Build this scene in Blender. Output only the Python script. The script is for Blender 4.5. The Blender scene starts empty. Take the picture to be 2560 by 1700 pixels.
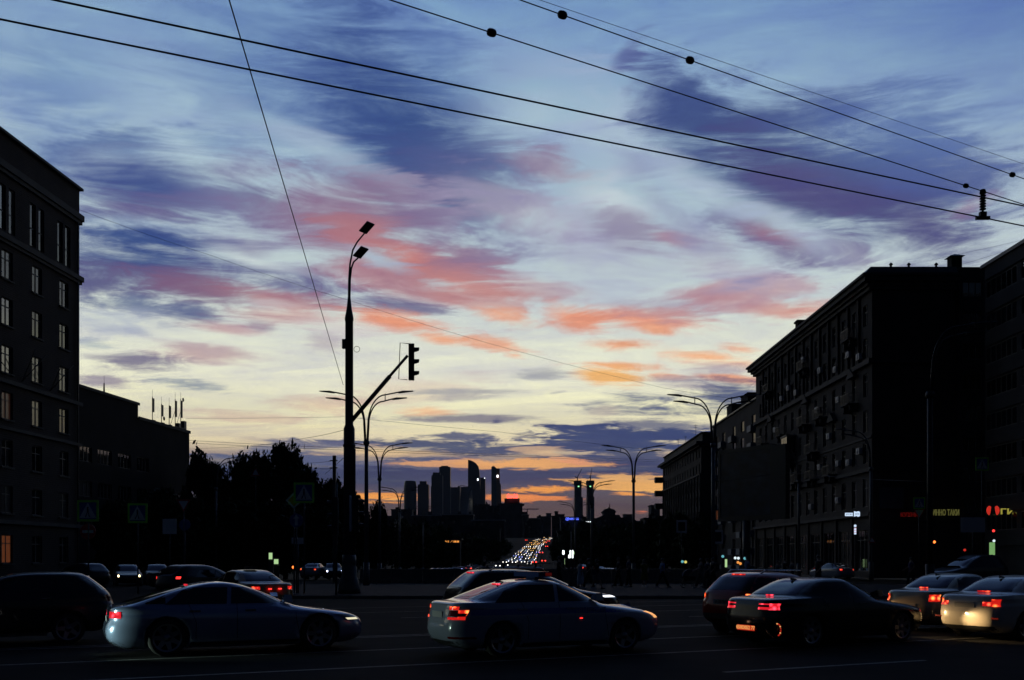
import bpy, bmesh, math, random
from mathutils import Vector, Matrix, noise as mnoise

scene = bpy.context.scene
PI = math.pi
F = 2489.0            # focal length in photograph pixels (35 mm lens, 2560 px across)
HY = 1396.0           # horizon line of the photograph
EYE = 1.86

# ------------------------------------------------------------------ camera
cam_d = bpy.data.cameras.new("camera")
cam_d.sensor_width = 36.0
cam_d.lens = 35.0
cam_d.shift_y = (HY - 850.0) / 2560.0
cam_d.clip_start = 0.1
cam_d.clip_end = 12000.0
cam = bpy.data.objects.new("camera", cam_d)
cam.location = (0, 0, EYE)
cam.rotation_euler = (PI / 2, 0, 0)
scene.collection.objects.link(cam)
scene.camera = cam

# ------------------------------------------------------------------ render settings
scene.render.engine = "CYCLES"
scene.view_settings.view_transform = "Standard"
scene.view_settings.look = "None"
scene.view_settings.exposure = 0.0
scene.view_settings.gamma = 1.0
scene.view_settings.use_curve_mapping = False
scene.cycles.use_denoising = True
scene.cycles.use_adaptive_sampling = True
scene.cycles.adaptive_threshold = 0.02
scene.cycles.adaptive_min_samples = 8
scene.cycles.max_bounces = 5
scene.cycles.diffuse_bounces = 2
scene.cycles.glossy_bounces = 3
scene.cycles.transparent_max_bounces = 8
scene.cycles.volume_bounces = 0
scene.cycles.sample_clamp_indirect = 4.0


def lin(c):
    c = c / 255.0
    return c / 12.92 if c <= 0.04045 else ((c + 0.055) / 1.055) ** 2.4


def srgb(r, g, b):
    return (lin(r), lin(g), lin(b), 1.0)


# ------------------------------------------------------------------ sky (world)
world = bpy.data.worlds.new("World")
scene.world = world
world.use_nodes = True
WT = world.node_tree
WT.nodes.clear()


def wn(kind, **kw):
    n = WT.nodes.new(kind)
    for k, v in kw.items():
        setattr(n, k, v)
    return n


def wl(a, b):
    WT.links.new(a, b)


def wmath(op, a, b=None, c=None, clamp=False):
    n = wn("ShaderNodeMath", operation=op, use_clamp=clamp)
    for i, v in enumerate((a, b, c)):
        if v is None:
            continue
        if isinstance(v, (int, float)):
            n.inputs[i].default_value = v
        else:
            wl(v, n.inputs[i])
    return n.outputs[0]


def wramp(fac, stops, interp="LINEAR"):
    n = wn("ShaderNodeValToRGB")
    cr = n.color_ramp
    cr.interpolation = interp
    while len(cr.elements) > 1:
        cr.elements.remove(cr.elements[0])
    cr.elements[0].position = stops[0][0]
    cr.elements[0].color = stops[0][1]
    for p, c in stops[1:]:
        e = cr.elements.new(p)
        e.color = c
    wl(fac, n.inputs[0])
    return n.outputs[0]


def wmix(fac, a, b, blend="MIX"):
    n = wn("ShaderNodeMix", data_type="RGBA", blend_type=blend, clamp_factor=False)
    for s, v in ((n.inputs[0], fac), (n.inputs[6], a), (n.inputs[7], b)):
        if isinstance(v, (int, float)):
            s.default_value = v
        elif isinstance(v, tuple):
            s.default_value = v
        else:
            wl(v, s)
    return n.outputs[2]


def wstep(v, a, b, lo=0.0, hi=1.0):
    n = wn("ShaderNodeMapRange", interpolation_type="SMOOTHSTEP", clamp=False)
    wl(v, n.inputs[0])
    for i, x in zip((1, 2, 3, 4), (a, b, lo, hi)):
        n.inputs[i].default_value = x
    return n.outputs[0]


def wnoise(vec, scale, detail=4.0, rough=0.55, lac=2.0, dist=0.0):
    n = wn("ShaderNodeTexNoise")
    n.inputs["Scale"].default_value = scale
    n.inputs["Detail"].default_value = detail
    n.inputs["Roughness"].default_value = rough
    n.inputs["Lacunarity"].default_value = lac
    n.inputs["Distortion"].default_value = dist
    wl(vec, n.inputs["Vector"])
    return n


geo = wn("ShaderNodeTexCoord")
sep = wn("ShaderNodeSeparateXYZ")
wl(geo.outputs["Generated"], sep.inputs[0])
DX, DY, DZ = sep.outputs
AZ = wmath("ARCTAN2", DX, DY)
EL = wmath("ARCSINE", DZ)
U = wmath("MULTIPLY", AZ, F)            # azimuth and elevation, in units of photograph pixels
V = wmath("MULTIPLY", EL, F)
# cloud deck coordinates: the direction cut with a flat layer overhead, so that detail gets finer and flatter towards the horizon
dz1 = wmath("ADD", wmath("MAXIMUM", DZ, 0.0), 0.09)
comb = wn("ShaderNodeCombineXYZ")
wl(wmath("DIVIDE", DX, dz1), comb.inputs[0])
wl(wmath("DIVIDE", DY, dz1), comb.inputs[1])
Q = comb.outputs[0]
rot = wn("ShaderNodeMapping")           # wind direction: stretched wisps
rot.inputs["Rotation"].default_value = (0, 0, math.radians(38))
rot.inputs["Scale"].default_value = (0.55, 1.9, 1.0)
wl(Q, rot.inputs["Vector"])
n_big = wnoise(Q, 1.1, 3.0, 0.5)
n_wisp = wnoise(rot.outputs[0], 1.7, 6.0, 0.62, 2.1, 0.6)
n_fine = wnoise(Q, 5.5, 6.0, 0.66, 2.1, 0.7)

uv = wn("ShaderNodeCombineXYZ")
uv.inputs[2].default_value = 1.0
wl(U, uv.inputs[0])
wl(V, uv.inputs[1])
dirm = wn("ShaderNodeMapping")          # long fibres slanting down to the right, as high clouds are combed
dirm.inputs["Rotation"].default_value = (0, 0, math.radians(24))
dirm.inputs["Scale"].default_value = (1 / 480.0, 1 / 85.0, 1.0)
wl(uv.outputs[0], dirm.inputs["Vector"])
n_dir = wnoise(dirm.outputs[0], 1.0, 8.0, 0.66, 2.1, 0.7)
hiw = wstep(V, 250.0, 750.0)
# displaced streak coordinates
amp = wstep(V, 0.0, 1100.0, 7.0, 95.0)
dsp = wn("ShaderNodeVectorMath", operation="SUBTRACT")
wl(n_big.outputs["Color"], dsp.inputs[0])
dsp.inputs[1].default_value = (0.5, 0.5, 0.5)
dsp2 = wn("ShaderNodeVectorMath", operation="SUBTRACT")
wl(wmix(hiw, n_wisp.outputs["Color"], n_dir.outputs["Color"]), dsp2.inputs[0])
dsp2.inputs[1].default_value = (0.5, 0.5, 0.5)
dadd = wn("ShaderNodeVectorMath", operation="ADD")
wl(dsp.outputs[0], dadd.inputs[0])
wl(dsp2.outputs[0], dadd.inputs[1])
dsc = wn("ShaderNodeVectorMath", operation="SCALE")
wl(dadd.outputs[0], dsc.inputs[0])
wl(amp, dsc.inputs["Scale"])
dmul = wn("ShaderNodeVectorMath", operation="MULTIPLY_ADD")
wl(dsc.outputs[0], dmul.inputs[0])
dmul.inputs[1].default_value = (1.6, 0.8, 0.0)
wl(uv.outputs[0], dmul.inputs[2])
P = dmul.outputs[0]
wisp = wmath("ADD", wmath("MULTIPLY", wmath("SUBTRACT", n_wisp.outputs["Fac"], 0.5), wmath("SUBTRACT", 1.0, wmath("MULTIPLY", hiw, 0.75))),
             wmath("MULTIPLY", wmath("SUBTRACT", n_dir.outputs["Fac"], 0.5), hiw))
fine = wmath("SUBTRACT", n_fine.outputs["Fac"], 0.5)
edge = wmath("ADD", wmath("MULTIPLY", wisp, 4.6), wmath("MULTIPLY", fine, wmath("SUBTRACT", 3.0, wmath("MULTIPLY", hiw, 1.6))))


def sky_uv(px, py):
    az = math.atan((px - 1280.0) / F)
    el = math.atan((HY - py) / F * math.cos(az))
    return az * F, el * F


def V01(py):                      # ramp position of a photograph row, straight ahead
    return (math.atan((HY - py) / F) * F + 100.0) / 4100.0


vfac = wmath("DIVIDE", wmath("ADD", V, 100.0), 4100.0)
base = wramp(vfac, [
    (0.0, srgb(66, 64, 74)),
    (V01(1330), srgb(72, 70, 80)),
    (V01(1262), srgb(72, 73, 86)),
    (V01(1235), srgb(76, 80, 102)),
    (V01(1200), srgb(46, 68, 108)),
    (V01(1172), srgb(70, 86, 122)),
    (V01(1140), srgb(170, 150, 138)),
    (V01(1110), srgb(222, 206, 172)),
    (V01(1040), srgb(232, 227, 188)),
    (V01(950), srgb(230, 230, 208)),
    (V01(850), srgb(216, 221, 210)),
    (V01(750), srgb(190, 204, 211)),
    (V01(600), srgb(166, 186, 206)),
    (V01(400), srgb(150, 178, 206)),
    (V01(200), srgb(128, 162, 202)),
    (V01(0), srgb(108, 148, 198)),
    (0.43, srgb(78, 112, 168)),
    (0.55, srgb(46, 68, 118)),
    (1.0, srgb(18, 28, 58)),
])
# the clear blue deepens a little to the right of the sunset
col = wmix(wmath("MULTIPLY", wstep(U, 500.0, 1300.0), wstep(V, 700.0, 1300.0)), base, srgb(84, 122, 184))

D = (56, 86, 148); DD = (44, 74, 138); M = (94, 131, 182); PU = (86, 92, 144); MA = (136, 132, 168)
K = (150, 120, 146); S = (196, 132, 126); O = (246, 160, 110); Y = (255, 184, 84); L = (168, 192, 212)
W = (206, 218, 222); T = (54, 78, 126); TG = (104, 112, 142); LP = (188, 180, 196); B = (140, 170, 205)
G = (140, 138, 156); Y2 = (255, 160, 50)
# x1, y1, x2, y2, half width, colour, opacity   (photograph pixels, turned into directions)
STREAKS = [
    # high veils
    (0, 60, 700, 160, 90, (116, 152, 196), .45), (0, 180, 300, 170, 45, M, .6), (0, 360, 260, 350, 40, M, .5), (150, 385, 480, 345, 20, M, .6),
    (90, 120, 480, 160, 75, (128, 164, 202), .5), (300, 200, 620, 330, 60, (158, 188, 210), .6),
    (500, 40, 900, 300, 110, M, .75), (720, 230, 980, 420, 70, (82, 112, 172), .6),
    (960, 20, 1160, 150, 45, (80, 112, 176), .7),
    (850, 150, 1020, 320, 70, D, .85), (860, 240, 1200, 500, 112, D, .98), (940, 300, 1150, 440, 72, DD, .95), (1010, 400, 1220, 480, 40, D, .8),
    (1000, 420, 1320, 540, 55, PU, .65), (1060, 400, 1300, 430, 40, (84, 98, 150), .5),
    (1020, 150, 1290, 240, 45, M, .5), (1180, 180, 1420, 150, 30, B, .5),
    (1220, 300, 1500, 250, 50, L, .6), (1450, 280, 1650, 380, 60, (172, 194, 212), .7),
    (620, 300, 940, 450, 20, L, .7), (960, 470, 1180, 610, 18, (176, 180, 202), .65),
    (350, 330, 620, 420, 40, L, .5), (180, 350, 420, 345, 12, (84, 112, 166), .6),
    (420, 340, 640, 390, 16, M, .5), (200, 405, 330, 415, 22, L, .8), (400, 410, 700, 470, 26, L, .7),
    # long dark band on the left
    (120, 440, 620, 505, 52, (62, 84, 146), 1.0), (560, 480, 760, 530, 26, PU, .8), (480, 440, 700, 430, 26, MA, .45),
    (190, 495, 560, 540, 18, (108, 100, 148), .8), (520, 540, 960, 560, 55, MA, .6), (700, 500, 1040, 560, 50, K, .42),
    (200, 550, 520, 570, 12, L, .7), (170, 572, 520, 610, 11, D, .9), (520, 600, 760, 640, 18, MA, .7),
    (110, 630, 620, 690, 58, DD, 1.0), (130, 700, 400, 715, 30, (84, 84, 136), .85), (540, 660, 900, 740, 24, (84, 84, 142), .85),
    (540, 620, 740, 665, 9, W, .7), (320, 690, 700, 745, 24, (134, 96, 128), .85), (560, 715, 860, 760, 18, (180, 116, 128), .75),
    (620, 735, 780, 770, 8, S, .6), (590, 745, 750, 760, 9, W, .5),
    # the big pink bank in the middle
    (720, 520, 1140, 660, 62, (150, 116, 144), .8), (860, 575, 1210, 680, 19, (192, 118, 122), .9), (900, 604, 1270, 716, 14, (204, 122, 116), .85), (800, 556, 1010, 604, 14, (178, 116, 128), .8), (1060, 600, 1260, 655, 14, (170, 120, 140), .7), (820, 640, 1110, 730, 24, (190, 120, 126), .65),
    (880, 625, 1000, 655, 9, L, .8), (1000, 560, 1250, 640, 38, (126, 116, 156), .6), (1180, 690, 1420, 720, 20, (200, 140, 140), .5),
    (1250, 560, 1700, 620, 50, (176, 174, 196), .5), (1080, 700, 1300, 770, 24, (210, 142, 132), .65),
    (890, 745, 1130, 775, 12, (100, 98, 144), .85), (850, 780, 1110, 815, 16, (240, 146, 104), .95),
    (1050, 840, 1170, 855, 9, O, .85), (1160, 850, 1330, 880, 10, O, .8), (1270, 890, 1320, 895, 5, O, .7),
    (1190, 770, 1330, 800, 12, O, .7), (1280, 400, 1470, 445, 18, (158, 122, 146), .6), (1440, 470, 1640, 520, 30, W, .6),
    (1150, 480, 1420, 560, 30, LP, .5),
    # right of the middle
    (1380, 780, 1500, 815, 16, (240, 150, 112), .95), (1480, 790, 1780, 815, 14, (240, 146, 108), .95), (1600, 820, 1680, 828, 8, O, .8),
    (1560, 770, 1780, 795, 18, (170, 150, 170), .5), (1500, 545, 1660, 590, 26, (140, 126, 158), .7), (1640, 585, 1740, 600, 10, (176, 124, 144), .8),
    (1450, 870, 1640, 868, 9, (236, 156, 110), .95), (1640, 885, 1890, 912, 12, (252, 176, 118), .9), (1800, 868, 1900, 880, 7, O, .7),
    (1440, 915, 1620, 925, 8, (248, 166, 104), .9), (1450, 935, 1590, 957, 14, Y, .95), (1620, 940, 1700, 948, 4, O, .6),
    (1730, 920, 1870, 935, 12, (176, 164, 178), .8), (1760, 945, 1900, 955, 6, O, .85), (1640, 960, 1820, 972, 8, (168, 156, 170), .7),
    (1700, 725, 2060, 700, 14, (200, 132, 136), .7), (1780, 760, 1990, 775, 12, (210, 150, 146), .6), (1900, 790, 2100, 760, 14, (222, 140, 122), .7),
    (1650, 560, 1860, 640, 26, (156, 148, 176), .5), (1700, 650, 2000, 700, 20, (186, 180, 196), .5),
    # dark purple bank on the right
    (1540, 165, 1610, 85, 12, (88, 100, 160), .85), (1580, 230, 1700, 190, 30, (92, 110, 165), .7), (1690, 190, 1890, 180, 18, (96, 120, 174), .6),
    (1630, 210, 1790, 350, 52, (62, 86, 142), .98), (1740, 330, 2130, 450, 74, (60, 82, 138), 1.0), (1920, 390, 2420, 525, 88, (62, 76, 132), .95),
    (1850, 390, 2150, 520, 34, (86, 80, 132), .7), (2200, 500, 2440, 600, 44, (80, 78, 132), .9), (2300, 470, 2520, 440, 46, (74, 92, 152), .8),
    (2000, 310, 2400, 370, 46, (86, 116, 174), .7), (2200, 270, 2380, 300, 34, (92, 122, 178), .6), (2380, 540, 2520, 480, 10, (160, 120, 150), .5),
    (2420, 230, 2560, 250, 60, (120, 152, 196), .4), (1790, 520, 2060, 650, 24, (116, 106, 150), .85), (1860, 560, 1990, 600, 12, (160, 108, 134), .7),
    (1560, 400, 1760, 600, 22, (146, 158, 190), .6), (1840, 500, 2110, 630, 17, (176, 194, 212), .8), (2060, 600, 2240, 670, 26, (128, 116, 158), .6),
    (1640, 390, 1860, 520, 19, (172, 192, 212), .8),
    # greyer wisps over the pale part on the left
    (190, 745, 430, 765, 12, (100, 120, 156), .75), (430, 768, 540, 778, 15, (82, 98, 146), .85), (200, 790, 360, 800, 16, (176, 188, 204), .6),
    (480, 810, 660, 828, 8, (196, 148, 156), .75), (620, 800, 680, 815, 8, (150, 130, 156), .7), (560, 770, 860, 790, 14, (208, 146, 142), .6),
    (390, 878, 640, 890, 14, (190, 150, 156), .75), (240, 905, 450, 908, 14, (118, 112, 144), .9), (190, 940, 340, 955, 8, (150, 138, 158), .8),
    (390, 950, 560, 968, 7, (124, 140, 164), .85), (770, 845, 850, 860, 14, (180, 164, 176), .6), (200, 860, 300, 865, 6, (150, 168, 184), .7),
    (780, 800, 960, 830, 14, (216, 200, 200), .5), (640, 900, 1100, 905, 16, (214, 216, 206), .4), (900, 990, 1180, 975, 16, (238, 200, 160), .35),
    (720, 1010, 900, 1020, 12, (226, 180, 150), .5), (500, 1035, 760, 1050, 8, (222, 182, 156), .5),
    # low slate clouds
    (1460, 996, 1740, 1003, 9, (92, 106, 140), .95), (1530, 1015, 1900, 1022, 13, (62, 84, 132), .95), (1720, 990, 1960, 996, 18, (64, 84, 130), .95),
    (1300, 952, 1420, 940, 7, (160, 164, 172), .8), (1000, 985, 1270, 982, 4, (170, 172, 172), .8), (960, 1045, 1320, 1052, 5, (120, 120, 140), .85),
    (1000, 1030, 1130, 1028, 7, (248, 184, 130), .8), (1080, 1000, 1240, 998, 5, (180, 178, 172), .7), (1350, 990, 1420, 986, 3, (160, 162, 168), .7),
    (1520, 1058, 1740, 1064, 8, (100, 110, 138), .9), (1480, 1035, 1540, 1020, 8, (206, 192, 170), .5), (500, 1100, 800, 1110, 8, (190, 170, 150), .4),
    (1030, 1085, 1280, 1096, 8, T, .9), (1340, 1082, 1760, 1090, 12, (44, 72, 122), .98), (1260, 1098, 1780, 1112, 20, (44, 72, 122), .98),
    (840, 1110, 1420, 1120, 15, (48, 76, 120), .95), (560, 1112, 900, 1118, 9, (96, 106, 140), .8), (480, 1140, 1000, 1150, 14, (78, 96, 136), .95),
    (930, 1143, 1180, 1150, 10, T, .95), (1330, 1140, 1500, 1160, 14, (74, 88, 124), .9), (1470, 1130, 1700, 1150, 16, (46, 74, 120), .9),
    (480, 1182, 1760, 1186, 12, (42, 66, 110), .98), (1100, 1192, 1500, 1200, 14, (42, 66, 108), .98), (800, 1202, 1120, 1208, 12, (44, 68, 108), .95),
    (1540, 1180, 1700, 1184, 14, (44, 68, 112), .9), (1180, 1213, 1290, 1216, 6, (64, 76, 108), .9), (500, 1200, 800, 1215, 16, (42, 66, 108), .9),
    (800, 1221, 1010, 1224, 6, (70, 76, 104), .9), (1250, 1213, 1420, 1211, 6, (62, 74, 106), .9), (1240, 1236, 1440, 1233, 4, (78, 74, 92), .9),
    (1470, 1211, 1560, 1214, 4, (112, 92, 96), .8), (1560, 1236, 1660, 1232, 4, (110, 88, 88), .7),
    (1000, 1155, 1300, 1158, 7, (250, 176, 104), .8), (1200, 1157, 1450, 1164, 8, (252, 176, 92), .9), (1380, 1148, 1460, 1158, 4, O, .8),
    (820, 1128, 1120, 1134, 9, (240, 200, 140), .6), (1300, 1128, 1420, 1136, 8, (232, 190, 140), .7),
    (1490, 1210, 1700, 1222, 15, Y, .95), (1470, 1193, 1700, 1199, 7, (244, 180, 100), .8), (780, 1238, 1020, 1244, 8, Y2, .95), (950, 1246, 1010, 1249, 3, Y, .8), (1500, 1216, 1690, 1222, 6, Y, .9), (860, 1241, 1010, 1245, 4, Y2, .9),
    (1270, 1222, 1440, 1226, 6, Y2, .95), (1220, 1241, 1410, 1247, 5, (248, 140, 60), .95), (1500, 1232, 1660, 1238, 4, Y2, .8), (1590, 1279, 1630, 1281, 3, (220, 110, 80), .7),
]
for (x1, y1, x2, y2, hw, c, op) in STREAKS:
    u1, v1 = sky_uv(x1, y1)
    u2, v2 = sky_uv(x2, y2)
    th = math.atan2(v2 - v1, u2 - u1)
    low = y1 >= 1060
    sx, sy = math.hypot(u2 - u1, v2 - v1) * (0.58 if low else 0.68) + hw * 1.1, hw * (1.75 if low else 2.35)
    cu, cv = (u1 + u2) / 2, (v1 + v2) / 2
    dd = []
    for ax, ay, sc in ((math.cos(th), math.sin(th), sx), (-math.sin(th), math.cos(th), sy)):
        dn = wn("ShaderNodeVectorMath", operation="DOT_PRODUCT")
        wl(P, dn.inputs[0])
        dn.inputs[1].default_value = (ax / sc, ay / sc, -(cu * ax + cv * ay) / sc)
        dd.append(dn.outputs["Value"])
    ln = wmath("SQRT", wmath("MULTIPLY_ADD", dd[1], dd[1], wmath("MULTIPLY", dd[0], dd[0])))
    k = 0.78 if low else (0.72 if hw < 40 else 0.50)      # big banks are smooth, small shreds ragged
    a = wstep(wmath("MULTIPLY_ADD", edge, k, ln), 1.08, 0.48 if low else (0.12 if hw < 40 else 0.0), 0.0, op)
    col = wmix(a, col, srgb(*c))

bw = wn("ShaderNodeRGBToBW")
wl(col, bw.inputs[0])
bwc = wn("ShaderNodeCombineXYZ")
for i_ in range(3):
    wl(bw.outputs[0], bwc.inputs[i_])
col = wmix(0.13, col, bwc.outputs[0])          # a little greyer, as thin high cloud is
# fine silky modulation of the whole deck
mod = wmath("ADD", wmath("MULTIPLY_ADD", wisp, 0.95, 1.0), wmath("MULTIPLY", fine, 0.3))
modc = wn("ShaderNodeCombineXYZ")
wl(mod, modc.inputs[0]); wl(mod, modc.inputs[1])
wl(wmath("MULTIPLY_ADD", wisp, 0.25, 1.0), modc.inputs[2])
mm = wn("ShaderNodeVectorMath", operation="MULTIPLY")
wl(col, mm.inputs[0]); wl(modc.outputs[0], mm.inputs[1])
# dusk: the half of the sky away from the sunset is already dark
front = wstep(DY, -0.02, 0.84, 0.0, 1.0)
tint = wmix(front, (0.010, 0.020, 0.042, 1.0), (1.0, 1.0, 1.0, 1.0))   # what is left there is a deep blue
fs = wn("ShaderNodeVectorMath", operation="MULTIPLY")
wl(mm.outputs[0], fs.inputs[0]); wl(tint, fs.inputs[1])
# physical twilight sky underneath (sun just at the horizon, straight ahead)
nis = wn("ShaderNodeTexSky", sky_type="NISHITA")
nis.sun_disc = False
nis.sun_elevation = math.radians(0.0)
nis.sun_rotation = 0.0
nsc = wn("ShaderNodeVectorMath", operation="SCALE")
wl(nis.outputs[0], nsc.inputs[0]); nsc.inputs["Scale"].default_value = 0.006
na = wn("ShaderNodeVectorMath", operation="ADD")
wl(fs.outputs[0], na.inputs[0]); wl(nsc.outputs[0], na.inputs[1])
bg = wn("ShaderNodeBackground")
wl(na.outputs[0], bg.inputs["Color"])
bg.inputs["Strength"].default_value = 1.0
wo = wn("ShaderNodeOutputWorld")
wl(bg.outputs[0], wo.inputs["Surface"])
world.cycles.sampling_method = "MANUAL"
world.cycles.sample_map_resolution = 512

# ================================================================== helpers
rnd = random.Random(7)
COL = scene.collection


def pt(px, py, d):
    """a point of the place, d metres ahead of the eye, on the ray of a photograph pixel"""
    return Vector(((px - 1280.0) / F * d, d, EYE + (HY - py) / F * d))


MATS = {}


def mat(name, color, rough=0.6, metal=0.0, var=0.25, scale=3.0, bump=0.0, ior=1.5, coat=0.0, spec=0.5, stretch=(1, 1, 1)):
    if name in MATS:
        return MATS[name]
    m = bpy.data.materials.new(name)
    m.use_nodes = True
    nt = m.node_tree
    b = nt.nodes["Principled BSDF"]
    b.inputs["Roughness"].default_value = rough
    b.inputs["Metallic"].default_value = metal
    b.inputs["IOR"].default_value = ior
    b.inputs["Specular IOR Level"].default_value = spec
    b.inputs["Coat Weight"].default_value = coat
    b.inputs["Coat Roughness"].default_value = 0.04
    if var > 0 or bump > 0:
        tc = nt.nodes.new("ShaderNodeTexCoord")
        mp = nt.nodes.new("ShaderNodeMapping")
        mp.inputs["Scale"].default_value = stretch
        nt.links.new(tc.outputs["Object"], mp.inputs["Vector"])
        n = nt.nodes.new("ShaderNodeTexNoise")
        n.inputs["Scale"].default_value = scale
        n.inputs["Detail"].default_value = 5
        nt.links.new(mp.outputs[0], n.inputs["Vector"])
        mr = nt.nodes.new("ShaderNodeMapRange")
        mr.inputs[1].default_value = 0.3
        mr.inputs[2].default_value = 0.7
        mr.inputs[3].default_value = 1 - var
        mr.inputs[4].default_value = 1 + var
        nt.links.new(n.outputs["Fac"], mr.inputs[0])
        sc = nt.nodes.new("ShaderNodeVectorMath")
        sc.operation = "SCALE"
        sc.inputs[0].default_value = color
        nt.links.new(mr.outputs[0], sc.inputs["Scale"])
        nt.links.new(sc.outputs[0], b.inputs["Base Color"])
        if bump > 0:
            bp = nt.nodes.new("ShaderNodeBump")
            bp.inputs["Strength"].default_value = bump
            bp.inputs["Distance"].default_value = 0.02
            nt.links.new(n.outputs["Fac"], bp.inputs["Height"])
            nt.links.new(bp.outputs[0], b.inputs["Normal"])
    else:
        b.inputs["Base Color"].default_value = (*color, 1)
    MATS[name] = m
    return m


def emit(name, color, strength, sample=False, base=(0.02, 0.02, 0.02)):
    if name in MATS:
        return MATS[name]
    m = bpy.data.materials.new(name)
    m.use_nodes = True
    b = m.node_tree.nodes["Principled BSDF"]
    b.inputs["Base Color"].default_value = (*base, 1)
    b.inputs["Roughness"].default_value = 0.3
    b.inputs["Emission Color"].default_value = (*color, 1)
    b.inputs["Emission Strength"].default_value = strength
    if not sample:
        m.cycles.emission_sampling = "NONE"
    MATS[name] = m
    return m


def brick_mat(name, c1, c2, mortar, sx, sz, rough=0.85):
    m = bpy.data.materials.new(name)
    m.use_nodes = True
    nt = m.node_tree
    b = nt.nodes["Principled BSDF"]
    b.inputs["Roughness"].default_value = rough
    b.inputs["Specular IOR Level"].default_value = 0.2
    tc = nt.nodes.new("ShaderNodeTexCoord")
    sp = nt.nodes.new("ShaderNodeSeparateXYZ")
    nt.links.new(tc.outputs["Object"], sp.inputs[0])
    ad = nt.nodes.new("ShaderNodeMath")
    nt.links.new(sp.outputs[0], ad.inputs[0])
    nt.links.new(sp.outputs[1], ad.inputs[1])
    cb = nt.nodes.new("ShaderNodeCombineXYZ")
    nt.links.new(ad.outputs[0], cb.inputs[0])
    nt.links.new(sp.outputs[2], cb.inputs[1])
    br = nt.nodes.new("ShaderNodeTexBrick")
    br.inputs["Color1"].default_value = (*c1, 1)
    br.inputs["Color2"].default_value = (*c2, 1)
    br.inputs["Mortar"].default_value = (*mortar, 1)
    br.inputs["Scale"].default_value = 1.0
    br.inputs["Mortar Size"].default_value = 0.012
    br.inputs["Brick Width"].default_value = sx
    br.inputs["Row Height"].default_value = sz
    nt.links.new(cb.outputs[0], br.inputs["Vector"])
    n = nt.nodes.new("ShaderNodeTexNoise")
    n.inputs["Scale"].default_value = 0.35
    n.inputs["Detail"].default_value = 6
    nt.links.new(tc.outputs["Object"], n.inputs["Vector"])
    mr = nt.nodes.new("ShaderNodeMapRange")
    for i, v in ((1, .3), (2, .7), (3, .7), (4, 1.25)):
        mr.inputs[i].default_value = v
    nt.links.new(n.outputs["Fac"], mr.inputs[0])
    sc = nt.nodes.new("ShaderNodeVectorMath")
    sc.operation = "SCALE"
    nt.links.new(br.outputs["Color"], sc.inputs[0])
    nt.links.new(mr.outputs[0], sc.inputs["Scale"])
    nt.links.new(sc.outputs[0], b.inputs["Base Color"])
    bp = nt.nodes.new("ShaderNodeBump")
    bp.invert = True
    bp.inputs["Strength"].default_value = 0.6
    bp.inputs["Distance"].default_value = 0.01
    nt.links.new(br.outputs["Fac"], bp.inputs["Height"])
    nt.links.new(bp.outputs[0], b.inputs["Normal"])
    return m


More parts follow.
